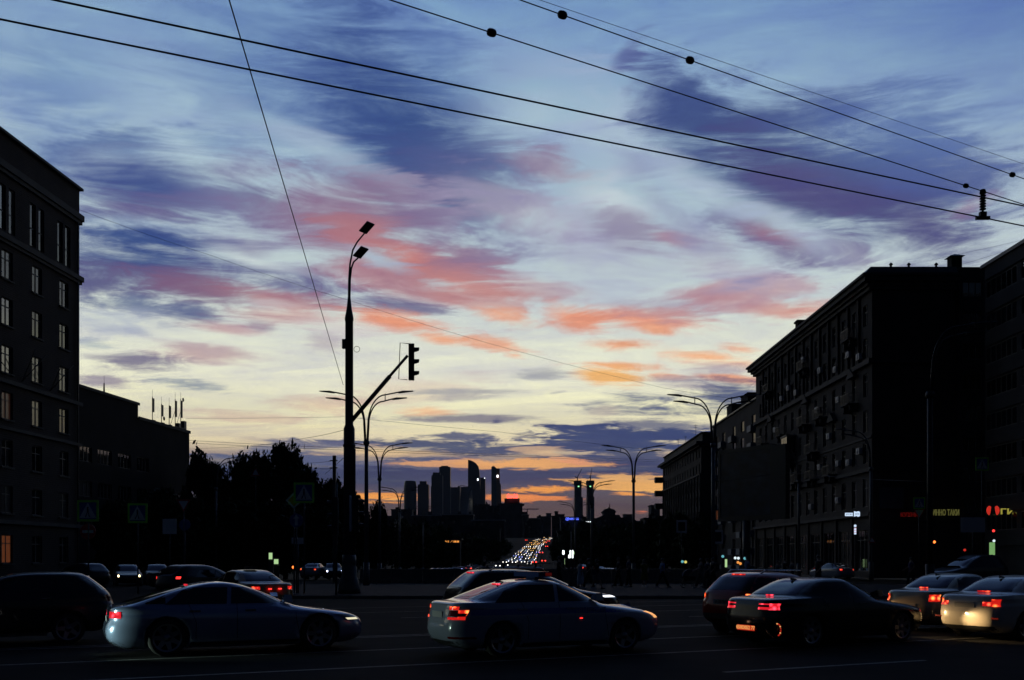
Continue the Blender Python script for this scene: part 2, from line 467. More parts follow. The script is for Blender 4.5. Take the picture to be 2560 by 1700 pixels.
class MB:
    """collects polygons of one mesh"""

    def __init__(s):
        s.v, s.f, s.sm = [], [], []

    def add(s, vs, fs, smooth=False):
        o = len(s.v)
        s.v += [tuple(p) for p in vs]
        s.f += [tuple(i + o for i in f) for f in fs]
        s.sm += [smooth] * len(fs)
        return s

    def box(s, x0, x1, y0, y1, z0, z1):
        vs = [(x, y, z) for x in (x0, x1) for y in (y0, y1) for z in (z0, z1)]
        return s.add(vs, [(0, 1, 3, 2), (4, 6, 7, 5), (0, 4, 5, 1), (2, 3, 7, 6), (0, 2, 6, 4), (1, 5, 7, 3)])

    def cbox(s, x, y, z, w, d, h, rz=0.0):
        c, n = math.cos(rz), math.sin(rz)
        vs = [(x + a * c - b * n, y + a * n + b * c, z + e) for a in (-w / 2, w / 2) for b in (-d / 2, d / 2) for e in (0, h)]
        return s.add(vs, [(0, 1, 3, 2), (4, 6, 7, 5), (0, 4, 5, 1), (2, 3, 7, 6), (0, 2, 6, 4), (1, 5, 7, 3)])

    def tube(s, pts, radii, seg=8, cap=True, smooth=True):
        pts = [Vector(p) for p in pts]
        if isinstance(radii, (int, float)):
            radii = [radii] * len(pts)
        vs, fs = [], []
        up = None
        for i, p in enumerate(pts):
            t = (pts[min(i + 1, len(pts) - 1)] - pts[max(i - 1, 0)]).normalized()
            if up is None:
                up = Vector((0, 0, 1)) if abs(t.z) < 0.9 else Vector((1, 0, 0))
            a = t.cross(up).normalized()
            b = a.cross(t).normalized()
            up = b
            for k in range(seg):
                an = 2 * PI * k / seg
                vs.append(p + (a * math.cos(an) + b * math.sin(an)) * radii[i])
        for i in range(len(pts) - 1):
            for k in range(seg):
                k2 = (k + 1) % seg
                fs.append((i * seg + k, i * seg + k2, (i + 1) * seg + k2, (i + 1) * seg + k))
        s.add(vs, fs, smooth)
        if cap:
            n = len(s.v)
            s.f.append(tuple(n - len(vs) + k for k in range(seg))[::-1]); s.sm.append(False)
            s.f.append(tuple(n - seg + k for k in range(seg))); s.sm.append(False)
        return s

    def prism(s, poly, y0, y1):
        """polygon in x,z pushed along y"""
        n = len(poly)
        vs = [(x, y0, z) for x, z in poly] + [(x, y1, z) for x, z in poly]
        fs = [tuple(range(n)), tuple(range(2 * n - 1, n - 1, -1))]
        fs += [(i, i + n, (i + 1) % n + n, (i + 1) % n) for i in range(n)]
        return s.add(vs, fs)

    def vprism(s, poly, z0, z1):
        n = len(poly)
        vs = [(x, y, z0) for x, y in poly] + [(x, y, z1) for x, y in poly]
        fs = [tuple(range(n - 1, -1, -1)), tuple(range(n, 2 * n))]
        fs += [(i, (i + 1) % n, (i + 1) % n + n, i + n) for i in range(n)]
        return s.add(vs, fs)

    def lathe(s, prof, seg=24, c=(0, 0, 0), axis="z", smooth=True):
        vs, fs = [], []
        for r, z in prof:
            for k in range(seg):
                a = 2 * PI * k / seg
                if axis == "z":
                    vs.append((c[0] + r * math.cos(a), c[1] + r * math.sin(a), c[2] + z))
                else:
                    vs.append((c[0] + r * math.cos(a), c[1] + z, c[2] + r * math.sin(a)))
        for i in range(len(prof) - 1):
            for k in range(seg):
                k2 = (k + 1) % seg
                fs.append((i * seg + k, i * seg + k2, (i + 1) * seg + k2, (i + 1) * seg + k))
        return s.add(vs, fs, smooth)

    def mesh(s, name, m=None):
        me = bpy.data.meshes.new(name)
        me.from_pydata(s.v, [], s.f)
        me.polygons.foreach_set("use_smooth", s.sm)
        if m:
            me.materials.append(m)
        me.validate()
        me.update()
        return me


def fixn(me):
    bm = bmesh.new()
    bm.from_mesh(me)
    bmesh.ops.recalc_face_normals(bm, faces=bm.faces)
    bm.to_mesh(me)
    bm.free()
    return me


def thing(name, label, cat, loc=(0, 0, 0), rz=0.0, group=None):
    o = bpy.data.objects.new(name, None)
    o.empty_display_size = 0.3
    o.location = loc
    o.rotation_euler = (0, 0, rz)
    COL.objects.link(o)
    o["label"] = label
    o["category"] = cat
    if group:
        o["group"] = group
    return o


def put(name, me, parent=None, loc=(0, 0, 0), rot=(0, 0, 0), label=None, kind=None, scale=None):
    o = bpy.data.objects.new(name, me)
    o.location = loc
    o.rotation_euler = rot
    if scale:
        o.scale = scale
    COL.objects.link(o)
    if parent:
        o.parent = parent
    if label:
        o["label"] = label
    if kind:
        o["kind"] = kind
    return o


def part(name, mb, m, parent, **kw):
    return put(name, fixn(mb.mesh(name, m)), parent, **kw)


def solo(name, mb, m, label, cat, loc=(0, 0, 0), rz=0.0, group=None):
    """a thing that is one mesh"""
    o = put(name, fixn(mb.mesh(name, m)), None, loc, (0, 0, rz), label)
    o["category"] = cat
    if group:
        o["group"] = group
    return o


def structure(name, mb, m, loc=(0, 0, 0)):
    return put(name, fixn(mb.mesh(name, m)), None, loc, kind="structure")


def copy_tree(o, parent=None):
    c = o.copy()
    COL.objects.link(c)
    if parent:
        c.parent = parent
    for ch in list(o.children):
        copy_tree(ch, c)
    return c


def fit(me, w, h):
    """stretch a lettering mesh to a width and height, centred"""
    xs_ = [v.co.x for v in me.vertices]
    ys_ = [v.co.y for v in me.vertices]
    x0, x1, y0, y1 = min(xs_), max(xs_), min(ys_), max(ys_)
    for v in me.vertices:
        v.co.x = (v.co.x - (x0 + x1) / 2) * w / (x1 - x0)
        v.co.y = (v.co.y - (y0 + y1) / 2) * h / (y1 - y0)
    return me


def text_mesh(body, size, m, extrude=0.01, shear=0.0, bold=0.0):
    cu = bpy.data.curves.new("lettering", "FONT")
    cu.body = body
    cu.size = size
    cu.extrude = extrude
    cu.shear = shear
    cu.offset = bold
    cu.align_x = "CENTER"
    cu.align_y = "CENTER"
    cu.resolution_u = 3
    o = bpy.data.objects.new("lettering", cu)
    COL.objects.link(o)
    dg = bpy.context.evaluated_depsgraph_get()
    me = bpy.data.meshes.new_from_object(o.evaluated_get(dg))
    bpy.data.objects.remove(o)
    me.materials.clear()
    me.materials.append(m)
    return me


# ------------------------------------------------------------------ shared materials
M_asphalt = mat("asphalt", (0.013, 0.0133, 0.014), 0.95, var=0.35, scale=0.6, bump=0.25, spec=0.04)
M_ground = mat("ground_earth", (0.018, 0.019, 0.018), 0.95, var=0.4, scale=0.2, spec=0.03)
M_pave = mat("pavement", (0.040, 0.036, 0.038), 0.9, var=0.3, scale=1.2, bump=0.2, spec=0.05)
M_kerb = mat("kerb_stone", (0.10, 0.097, 0.095), 0.75, var=0.25, scale=2.0)
M_paint = mat("road_paint", (0.10, 0.10, 0.10), 0.8, var=0.5, scale=7.0)
M_metal = mat("dark_painted_steel", (0.045, 0.047, 0.050), 0.5, var=0.2, scale=4)
M_pole = mat("grey_painted_pole", (0.085, 0.088, 0.095), 0.5, var=0.2, scale=2)
M_wire = mat("wire", (0.012, 0.012, 0.018), 0.6, var=0)
M_black = mat("matt_black", (0.010, 0.010, 0.011), 0.6, var=0)
M_glass = mat("window_glass", (0.012, 0.014, 0.018), 0.04, var=0, ior=1.9, spec=0.6)
M_wframe = mat("window_frame", (0.10, 0.09, 0.085), 0.6, var=0.2)
M_white = mat("white_enamel", (0.45, 0.46, 0.48), 0.5, var=0.1)
M_leaf = mat("leaves", (0.028, 0.042, 0.016), 0.8, var=0.6, scale=0.8, spec=0.15)
M_bark = mat("bark", (0.045, 0.036, 0.028), 0.9, var=0.3, scale=6)
M_conc = mat("concrete", (0.13, 0.125, 0.12), 0.85, var=0.25, scale=0.5)
M_granite = mat("granite_parapet", (0.10, 0.095, 0.095), 0.7, var=0.3, scale=3.0)
E_red = emit("tail_light_red", (1.0, 0.035, 0.03), 2.2)
E_orange = emit("tail_light_orange", (1.0, 0.18, 0.03), 3.0)
E_head = emit("headlight_white", (1.0, 0.95, 0.85), 18.0)
E_headc = emit("headlight_cold", (0.62, 0.68, 1.0), 18.0)
E_heady = emit("headlight_warm", (1.0, 0.72, 0.35), 14.0)

# ================================================================== ground, avenue, pavements
GP = [(-60, 0), (80, 0), (140, -1.0), (220, -1.7), (350, -1.1), (460, 0.7), (515, 3.0), (625, 6.6), (700, 10.0), (850, 16.0), (1100, 24.5), (1250, 26), (1500, 26), (4200, 26), (6500, 26)]
CP = [(76, 1.5), (140, 1.5), (220, 3), (350, 7), (460, 12), (664, 20), (850, 30), (1100, 48), (1250, 66), (1500, 100)]


def interp(tab, x):
    if x <= tab[0][0]:
        return tab[0][1]
    for (a, va), (b, vb) in zip(tab, tab[1:]):
        if x <= b:
            t = (x - a) / (b - a)
            return va + (vb - va) * t
    return tab[-1][1]


def gz(y):
    return interp(GP, y)


g = MB()
ys = sorted(set([p[0] for p in GP] + [100, 180, 280, 400, 490, 570, 780, 950]))
xs = [-3500, -600, -200, -60, -30, 0, 30, 60, 200, 600, 3500]
g.add([(x, y, gz(y) - 0.03) for y in ys for x in xs],
      [(i * len(xs) + j, i * len(xs) + j + 1, (i + 1) * len(xs) + j + 1, (i + 1) * len(xs) + j) for i in range(len(ys) - 1) for j in range(len(xs) - 1)])
structure("ground", g, M_ground)

# the wide ring road runs past at 25 degrees to the picture; its asphalt fills the square in front
HD = math.radians(25.0)
hx, hy = math.cos(HD), math.sin(HD)


def along(s, t, z=0.0):
    """s metres along the ring road, t metres across it (away from the eye)"""
    return (s * hx - t * hy, s * hy + t * hx, z)


g = MB()
g.add([(-60, -40, 0), (90, -40, 0), (90, 75.6, 0), (-60, 75.6, 0)], [(0, 1, 2, 3)])
structure("road", g, M_asphalt)
g = MB()
ys = [76.6, 100, 140, 180, 220, 280, 350, 400, 460, 490, 515, 570, 625, 664, 700, 780, 850, 950, 1100, 1250]
for i, y in enumerate(ys):
    c = interp(CP, y)
    g.v += [(c - 17, y, gz(y) + 0.004), (c + 17, y, gz(y) + 0.004)]
for i in range(len(ys) - 1):
    g.f.append((2 * i, 2 * i + 1, 2 * i + 3, 2 * i + 2)); g.sm.append(False)
structure("avenue", g, M_asphalt)
g = MB()
for off in (-13.6, -10.2, -6.8, -3.4, 0.0, 0.5, 3.9, 7.3, 10.7, 14):
    solid = off in (-13.6, 0.0, 0.5, 14)
    y = 80.0
    while y < 1100:
        y2 = y + (20 if solid else 4)
        c1, c2 = interp(CP, y) + off, interp(CP, min(y2, 1250)) + off
        g.add([(c1, y, gz(y) + .012), (c1 + .15, y, gz(y) + .012), (c2 + .15, y2, gz(y2) + .012), (c2, y2, gz(y2) + .012)], [(0, 1, 2, 3)])
        y = y2 + (0 if solid else 8)
structure("avenue_markings", g, M_paint)

# painted lines of the ring road
g = MB()


def stripe(s0, s1, t, w=0.13):
    a, b, c, d = along(s0, t, 0.004), along(s1, t, 0.004), along(s1, t + w, 0.004), along(s0, t + w, 0.004)
    g.add([a, b, c, d], [(0, 1, 2, 3)])


for t, solid in ((13.2, False), (16.4, True), (22.6, True), (22.95, True), (26.3, False), (29.6, False), (33.0, True), (36.2, True)):
    if solid:
        stripe(-14 - t * .2, 60, t)
    else:
        s = -24
        while s < 60:
            stripe(s, s + 4.5, t)
            s += 8.5
for t in (19.4,):
    stripe(-30, 60, t)
structure("lane_markings", g, M_paint)

# refuge island with kerb, behind it a narrow carriageway along the parapet
def island(poly, name, z=0.14):
    g = MB()
    g.vprism(poly, -0.02, z)
    structure(name, g, M_pave)
    k = MB()
    n = len(poly)
    for i in range(n):
        a, b = Vector(poly[i]), Vector(poly[(i + 1) % n])
        L = (b - a).length
        if L < 0.05:
            continue
        u = (b - a) / L
        nn = Vector((u.y, -u.x)) * 0.16
        q = [a, b, b + nn, a + nn]
        k.vprism([(v.x, v.y) for v in q], 0.0, z + 0.012)
    structure(name + "_kerb", k, M_kerb)


cr = [(-11.5 + 3.5 * math.cos(a), 50.5 + 4.5 * math.sin(a)) for a in [math.radians(x) for x in (180, 200, 220, 240, 255, 270)]]
island(cr + [(40, 46.0), (40, 65), (-15, 65)], "refuge_island")
island([(-60, 67), (-34, 67), (-34, 100), (-60, 100)], "left_pavement")
island([(34, 70), (60, 70), (60, 75.5), (34, 75.5)], "right_pavement")

# ================================================================== buildings
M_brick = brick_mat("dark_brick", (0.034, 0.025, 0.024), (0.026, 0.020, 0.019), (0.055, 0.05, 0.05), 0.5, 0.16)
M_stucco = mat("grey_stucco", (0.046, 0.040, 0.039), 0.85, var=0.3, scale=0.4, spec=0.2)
M_stucco2 = brick_mat("pale_facing_brick", (0.045, 0.044, 0.049), (0.038, 0.037, 0.041), (0.06, 0.06, 0.06), 0.5, 0.15)
M_dkwall = mat("dark_wall", (0.018, 0.017, 0.018), 0.9, var=0.3, scale=0.4, spec=0.15)  # near-black wall tone with random mottling
M_trim = mat("stone_trim", (0.035, 0.032, 0.032), 0.8, var=0.25, scale=1.0)
M_panel = mat("blue_balcony_panel", (0.11, 0.15, 0.21), 0.6, var=0.15)
E_warmwin = emit("lit_room_orange", (1.0, 0.28, 0.10), 0.075)
E_dimwin = emit("lit_room_dim", (1.0, 0.35, 0.18), 0.012)


def shell(W, D, H, ops, reveal=0.28):
    """house body with real openings in its street wall (y = 0, looking towards +y)"""
    g = MB()
    xs = sorted(set([0.0, W] + [o[0] for o in ops] + [o[1] for o in ops]))
    zs = sorted(set([0.0, H] + [o[2] for o in ops] + [o[3] for o in ops]))
    nx = len(xs)
    base = len(g.v)
    g.v += [(x, 0.0, z) for z in zs for x in xs]
    for j in range(len(zs) - 1):
        for i in range(nx - 1):
            cx, cz = (xs[i] + xs[i + 1]) / 2, (zs[j] + zs[j + 1]) / 2
            if any(o[0] < cx < o[1] and o[2] < cz < o[3] for o in ops):
                continue
            g.f.append((base + j * nx + i, base + j * nx + i + 1, base + (j + 1) * nx + i + 1, base + (j + 1) * nx + i)); g.sm.append(False)
    for (a, b, c, d) in ops:
        r = -reveal
        g.add([(a, 0, c), (b, 0, c), (b, 0, d), (a, 0, d), (a, r, c), (b, r, c), (b, r, d), (a, r, d)],
              [(0, 1, 5, 4), (1, 2, 6, 5), (2, 3, 7, 6), (3, 0, 4, 7), (4, 5, 6, 7)])
    g.add([(0, 0, 0), (0, -D, 0), (0, -D, H), (0, 0, H)], [(0, 1, 2, 3)])
    g.add([(W, 0, 0), (W, -D, 0), (W, -D, H), (W, 0, H)], [(0, 3, 2, 1)])
    g.add([(0, -D, 0), (W, -D, 0), (W, -D, H), (0, -D, H)], [(0, 1, 2, 3)])
    g.add([(0, 0, H), (W, 0, H), (W, -D, H), (0, -D, H)], [(0, 1, 2, 3)])
    me = g.mesh("wall")
    return me


WIN = {}


M_curtain = mat("curtained_glass", (0.075, 0.07, 0.065), 0.12, var=0.4, scale=6, ior=1.6, stretch=(4, 4, .6))
M_glass2 = mat("thin_window_glass", (0.004, 0.005, 0.007), 0.03, var=0, ior=1.5, spec=0.5)


def window(root, a, b, c, d, cols=2, transom=0.7, glass=None, panes=True, back=0.2):
    """frame in an opening; its panes are sub-parts"""
    w, h = round(b - a, 3), round(d - c, 3)
    key = (w, h, cols, transom)
    if key not in WIN:
        g = MB()
        t = 0.07
        for x in [0] + [w * i / cols - t / 2 for i in range(1, cols)] + [w - t]:
            g.box(x, x + t, 0.0, 0.08, 0, h)
        for z in [0, h - t] + ([h * transom] if transom else []):
            g.box(t, w - t, 0.006, 0.074, z, z + t)
        fm = fixn(g.mesh("window", M_wframe))
        pans = []
        zz = [(t, h * transom), (h * transom + t, h - t)] if transom else [(t, h - t)]
        for i in range(cols):
            x0 = w * i / cols + t * 0.5 + (t * .5 if i == 0 else 0)
            x1 = w * (i + 1) / cols - t * 0.5 - (t * .5 if i == cols - 1 else 0)
            for z0, z1 in zz:
                p = MB().box(x0, x1, 0.02, 0.035, z0, z1)
                pans.append(fixn(p.mesh("pane", M_glass)))
        pm = MB()
        for i in range(cols):
            x0, x1 = w * i / cols + t * 0.5, w * (i + 1) / cols - t * 0.5
            for z0, z1 in zz:
                pm.box(x0, x1, 0.02, 0.035, z0, z1)
        WIN[key] = (fm, pans, fixn(pm.mesh("glazing", M_glass)))
    fm, pans, whole = WIN[key]
    o = put("window", fm, root, (a, -back, c))
    if glass is None:
        q_ = rnd.random()
        glass = M_curtain if q_ < .22 else (M_glass2 if q_ < .55 else None)
    if panes:
        for p in pans:
            q = put("pane", p, o, (0, 0, 0), (0, 0, rnd.uniform(-0.006, 0.006)))
            if glass:
                q.material_slots[0].link = "OBJECT"
                q.material_slots[0].material = glass
    else:
        q = put("pane", whole, o)
        if glass:
            q.material_slots[0].link = "OBJECT"
            q.material_slots[0].material = glass
    return o


# ---- parapet above the avenue's cutting
g = MB()
t = thing("stone_parapet", "long low stone parapet with a pale coping behind the refuge island", "parapet", (-11.6, 76, 0))
x = 0.0
slab = MB().box(0, 2.36, 0, 0.34, 0, 0.93)
sm = fixn(slab.mesh("parapet_slab", M_granite))
cop = fixn(MB().box(0, 2.385, -0.05, 0.39, 0.934, 1.06).mesh("coping", M_conc))
while x < 31:
    put("parapet_slab", sm, t, (x, 0, 0))
    put("coping", cop, t, (x, 0, 0))
    x += 2.4
t = thing("guard_rail", "low kerbside guard rail in front of the stone parapet", "railing", (-11.6, 66.2, 0))
part("rail", MB().box(0, 31, 0, 0.06, 0.42, 0.5), M_pole, t)
for i in range(13):
    put("post", sm_post if i else (sm_post := fixn(MB().box(0, 0.06, 0.0605, 0.13, 0, 0.47).mesh("post", M_pole))), t, (i * 2.55, 0, 0))

# ---- tall brick house on the left
L1 = thing("brick_office_building", "tall dark brick building at the left edge with tall sash windows", "building", (-36.5, 84, 0), math.atan2(-1, -.06))
ops, wins = [], []
cols = [2.55 + 4.1 * i for i in range(6)]
for i, cx in enumerate(cols):
    for (z0, z1) in ((22.4, 24.5), (19.0, 21.0), (15.5, 17.5), (12.1, 14.1), (8.6, 10.6), (5.2, 7.2), (1.5, 3.6)):
        ops.append((cx - .72, cx + .72, z0, z1))
        wins.append((ops[-1], 2, .68))
    for sx in (-1, 1):
        o = (cx + sx * .62 - .42, cx + sx * .62 + .42, 25.9, 29.2)
        ops.append(o)
        wins.append((o, 1, .42))
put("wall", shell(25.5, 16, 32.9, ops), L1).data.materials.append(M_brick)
for k, (o, c, tr) in enumerate(wins):
    gl = None
    if abs(o[2] - 1.5) < .01 and abs(o[0] + .72 - cols[2]) < .01:
        gl = E_warmwin
    elif abs(o[2] - 12.1) < .01 and abs(o[0] + .72 - cols[2]) < .01:
        gl = E_dimwin
    window(L1, o[0], o[1], o[2], o[3], c, tr, gl)
for z0, z1, pr in ((30.3, 30.8, .30), (30.0, 30.297, .18), (25.2, 25.6, .28), (24.95, 25.197, .16), (14.7, 15.0, .22), (11.3, 11.55, .18), (4.4, 4.7, .2)):
    part("cornice", MB().box(-pr, 25.5, -16 - pr, pr, z0, z1), M_trim, L1)
part("coping", MB().box(-.25, 25.6, -16.2, .25, 32.9, 33.1), M_trim, L1)
sill = fixn(MB().box(-.85, .85, 0.003, .12, -.12, 0).mesh("sill", M_trim))
for (o, c, tr) in wins:
    if c == 2:
        put("sill", sill, L1, ((o[0] + o[1]) / 2, 0, o[2]))
for cx in (4.7, 8.8):
    for a in (-.5, 0.5):
        part("flagpole_bracket", MB().tube([(cx, 0, 15.2), (cx + a * 1.6, 1.5, 17.4)], .035, 6), M_metal, L1)
part("downpipe", MB().tube([(.5, .12, 0.3), (.5, .12, 30)], .07, 8), M_metal, L1)

# ---- low dark block behind it, with phone masts
L2 = thing("low_dark_block", "low black block with a stepped roof beyond the brick building", "building", (-43.3, 133.6, 0), math.atan2(-1, -.125))
LR = math.atan2(-1, -.125)
ops = []
for s in (12.6, 17.0, 21.4, 25.6, 29.8):
    for z0, z1 in ((12.4, 14.1), (8.6, 10.3), (5.0, 6.7)):
        ops.append((s - 1.5, s + 1.5, z0, z1))
for s in (3.0, 8):
    for z0, z1 in ((8.6, 10.3), (5.0, 6.7)):
        ops.append((s - 1.3, s + 1.3, z0, z1))
put("wall", shell(46, 20, 18.85, ops), L2).data.materials.append(M_dkwall)
for o in ops:
    window(L2, *o, cols=4, transom=0, panes=True)
part("upper_storey", MB().box(13.8, 46, -20, -.02, 18.852, 20.5), M_dkwall, L2)
part("roof_edge", MB().box(13.6, 46, -.02, .12, 20.3, 20.62), M_trim, L2)
part("roof_edge", MB().box(-.15, 13.8, .002, .14, 18.6, 18.97), M_trim, L2)
# masts standing on its roof
LA = Vector((-43.3, 133.6, 0))
lt = Vector((math.cos(LR), math.sin(LR), 0))
ln_ = Vector((-math.sin(LR), math.cos(LR), 0))


def l2pos(s, back, z):
    p = LA + lt * s - ln_ * back
    return (p.x, p.y, z)


specs = [(9.3, 3.1, 1, "phone antenna mast nearest the roof step, a single tall panel"), (6.9, 2.6, 2, "phone antenna mast with a small dish low on its pole"),
         (4.8, 2.8, 3, "phone antenna mast third from the roof step with a slim panel"), (3.1, 3.8, 4, "tall bare phone mast with a slanting stay"),
         (1.5, 4.1, 5, "phone antenna mast at the roof's end with a round unit on top")]
for s, h, k, lab in specs:
    t = thing("antenna_mast", lab, "antenna", l2pos(s, .5, 18.97), LR, "phone masts on the low block's roof")
    part("pole", MB().tube([(0, 0, 0), (0, 0, h)], .05, 8), M_metal, t)
    part("panel", MB().box(-.16, .16, .06, .2, h * .38, h * .93), M_metal, t)
    part("foot", MB().box(-.3, .3, -.3, .3, 0, .18), M_metal, t)
    part("aerial", MB().tube([(.0, 0, h), (0, 0, h + .9)], .018, 5), M_metal, t)
    if k in (2, 5):
        part("dish", MB().lathe([(0.0, 0), (.26, .06), (.26, .1), (0.0, .1)], 14, (-.35, .1, .75 if k == 2 else h - .1), "y"), M_metal, t)
    if k in (4, 5):
        part("stay", MB().tube([(0, 0, h * .6), (1.5, 0, .0)], .03, 6), M_metal, t)
        part("cabinet", MB().box(-1.1, -.45, -.2, .3, 0.0, .5 * k - 1.3), M_metal, t)
t = solo("lightning_rod", MB().tube([(0, 0, 0), (0, 0, 1.3)], [.12, .07], 8).tube([(0, 0, 1.3), (0, 0, 2.2)], .02, 5), M_metal,
         "thin rod standing alone on the stepped roof's higher part", "lightning rod", l2pos(20.5, .6, 20.5))

# ---- big stucco house on the right
R1 = thing("stucco_apartment_house", "large stucco apartment house on the right with heavy cornice, pilasters and balconies", "building", (34, 94, 0), PI / 2)
RW = 44.8
ops, wins = [], []
rows = ((24.2, 26.2), (21.1, 23.0), (17.4, 19.6), (14.0, 16.1), (11.0, 12.9), (6.8, 9.5))
cols = [1.8 + 3.1 * i for i in range(14)]
for i, cx in enumerate(cols):
    for r, (z0, z1) in enumerate(rows):
        hw = .58 if r < 5 else .7
        if i in (1, 6, 11) and r < 2:
            z0 -= .5
        ops.append((cx - hw, cx + hw, z0, z1))
        wins.append(ops[-1])
for i in range(9):
    ops.append((1.2 + 4.9 * i, 4.6 + 4.9 * i, 0.6, 4.6))
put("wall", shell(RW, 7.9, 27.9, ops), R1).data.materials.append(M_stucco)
for o in ops:
    shop = o[2] < 1
    window(R1, *o, cols=3 if shop else 2, transom=.75 if shop else .66, panes=not shop)
cor = MB()
for (pr, z0, z1) in ((.35, 27.2, 27.55), (.6, 27.55, 27.9), (.95, 27.9, 28.35), (1.15, 28.35, 28.6)):
    cor.box(-pr * .8, RW + pr, -8.0, pr, z0 + .002, z1)
part("eaves_cornice", cor, M_trim, R1)
rf = MB()
rf.add([(-.6, .9, 28.6), (RW + .8, .9, 28.6), (RW + .8, -7.9, 28.6), (-.6, -7.9, 28.6), (-.2, .2, 29.35), (RW + .2, .2, 29.35), (RW + .2, -7.9, 29.35), (-.2, -7.9, 29.35)],
       [(0, 1, 5, 4), (1, 2, 6, 5), (2, 3, 7, 6), (3, 0, 4, 7), (4, 5, 6, 7)])
part("roof", rf, M_metal, R1)
for z0, z1, pr in ((20.3, 20.75, .4), (10.1, 10.45, .3), (5.9, 6.2, .45), (13.3, 13.5, .12)):
    part("belt_course", MB().box(-pr * .6, RW, -6.5, pr, z0, z1), M_trim, R1)
pil = fixn(MB().box(-.2, .2, .002, .22, 20.76, 27.2).mesh("pilaster", M_stucco))
pil2 = fixn(MB().box(-.25, .25, .002, .18, 0, 5.9).mesh("pilaster", M_stucco))
for i in range(13):
    put("pilaster", pil, R1, (3.35 + 3.1 * i, 0, 0))
for i in range(10):
    put("pilaster", pil2, R1, (.45 + 4.9 * i, 0, 0))
# balconies: slab, railing, brackets
def balcony_meshes():
    s = MB().box(-1.15, 1.15, .002, 1.05, 0, .16)
    br = MB().prism([(-.1, 0), (.1, 0), (.1, -.7), (-.1, -.5)], .01, .8)
    ra = MB()
    for k in range(13):
        ra.box(-1.12 + k * .185, -1.09 + k * .185, 1.0, 1.03, .16, 1.05)
    ra.box(-1.15, 1.15, .99, 1.04, 1.05, 1.1)
    for sx in (-1.14, 1.11):
        ra.box(sx, sx + .03, .01, 1.0, 1.05, 1.1)
        for k in range(5):
            ra.box(sx, sx + .03, .1 + k * .2, .13 + k * .2, .16, 1.05)
    return fixn(s.mesh("balcony_slab", M_trim)), fixn(br.mesh("bracket", M_trim)), fixn(ra.mesh("railing", M_metal))


BAL = balcony_meshes()
for (i, z) in ((1, 23.4), (6, 23.4), (11, 23.4), (1, 17.0), (5, 13.5), (4, 17.0), (8, 13.5), (6, 17.0), (3, 10.5), (5, 10.5), (9, 17.0), (11, 13.5), (7, 10.6), (12, 17.0)):
    s = put("balcony_slab", BAL[0], R1, (cols[i], 0, z))
    put("bracket", BAL[1], s, (-.85, 0, 0))
    put("bracket", BAL[1], s, (.85, 0, 0))
    put("railing", BAL[2], s)
ped = fixn(MB().prism([(-1.15, 0), (1.15, 0), (0, .95)], .004, .5).mesh("pediment", M_trim))
for (i, z) in ((1, 19.75), (6, 19.7), (11, 19.7), (3, 16.3), (9, 16.3)):
    put("pediment", ped, R1, (cols[i], 0, z))
# glazed bay with pale glass, and air conditioners
bay = MB().box(-1.3, 1.3, .004, 1.1, 0, 1.0)
bb = part("bay", bay, M_stucco, R1, loc=(cols[8], 0, 13.6))
bw = MB()
for k in range(4):
    bw.box(-1.3 + k * .85, -1.24 + k * .85, 1.0, 1.1, 1.002, 2.9)
bw.box(-1.3, 1.3, .004, 1.14, 2.902, 3.1)
part("frame", bw, M_wframe, bb)
for k in range(3):
    part("pane", MB().box(-1.23 + k * .85, -.46 + k * .85, 1.03, 1.05, 1.003, 2.9), M_glass, bb)
part("pane", MB().box(-1.28, -1.26, .05, 1.0, 1.003, 2.9), M_glass, bb)
ac = fixn(MB().box(-.42, .42, .02, .36, 0, .6).lathe([(.0, .365), (.24, .365), (.24, .39), (.0, .39)], 14, (.08, 0, .3), "y").mesh("air_conditioner", M_white))
for (i, z, dx) in ((0, 21.2, 1.2), (1, 22.0, 1.1), (3, 21.3, -1.1), (4, 22.2, 1.1), (6, 24.6, 1.1), (7, 21.3, 1.0), (8, 22.4, 1.1), (2, 18.0, 1.1), (3, 14.6, 1.1), (4, 11.6, 1.15),
                   (0, 12.0, 1.15), (1, 11.2, 1.1), (5, 18.0, -1.0), (9, 21.6, 1.1), (2, 7.6, 1.3), (5, 7.4, 1.3), (10, 18.1, 1.1), (2, 11.4, 1.2)):
    put("air_conditioner", ac, R1, (cols[i] + dx, 0, z))
# bare side wall: belt stubs and a wide flat poster frame
for z0, z1, L_ in ((27.2, 27.9, 2.6), (20.3, 20.75, 2.6)):
    part("belt_course", MB().box(-.35, -.003, -L_, .0, z0, z1), M_trim, R1)
part("ground_floor_frieze", MB().box(-.3, -.003, -7.9, 0, 5.4, 6.2), M_trim, R1)
ch = thing("roof_ventilation_shaft", "square ventilation shaft with a pyramid cap on the right roof", "roof vent", (42.5, 95.6, 29.3))
part("shaft", MB().box(-.5, .5, -.5, .5, 0, 1.45), M_dkwall, ch)
part("cap", MB().add([(-.72, -.72, 1.453), (.72, -.72, 1.453), (.72, .72, 1.453), (-.72, .72, 1.453), (0, 0, 1.8)], [(0, 1, 4), (1, 2, 4), (2, 3, 4), (3, 0, 4), (3, 2, 1, 0)]), M_metal, ch)
for (X, lab) in ((36.0, "small bent vent pipe on the roof nearest its corner"), (37.7, "short stubby vent on the roof's middle"), (40.3, "short stubby vent beside the capped ventilation shaft")):
    solo("vent_pipe", MB().tube([(0, 0, 0), (0, 0, .45), (.12, 0, .55)], .11, 8).lathe([(0, 0), (.2, 0), (.06, .2), (0, .2)], 10, (0, 0, .45)), M_metal, lab, "vent pipe", (X, 94.6, 29.3), group="vents on the stucco house roof")
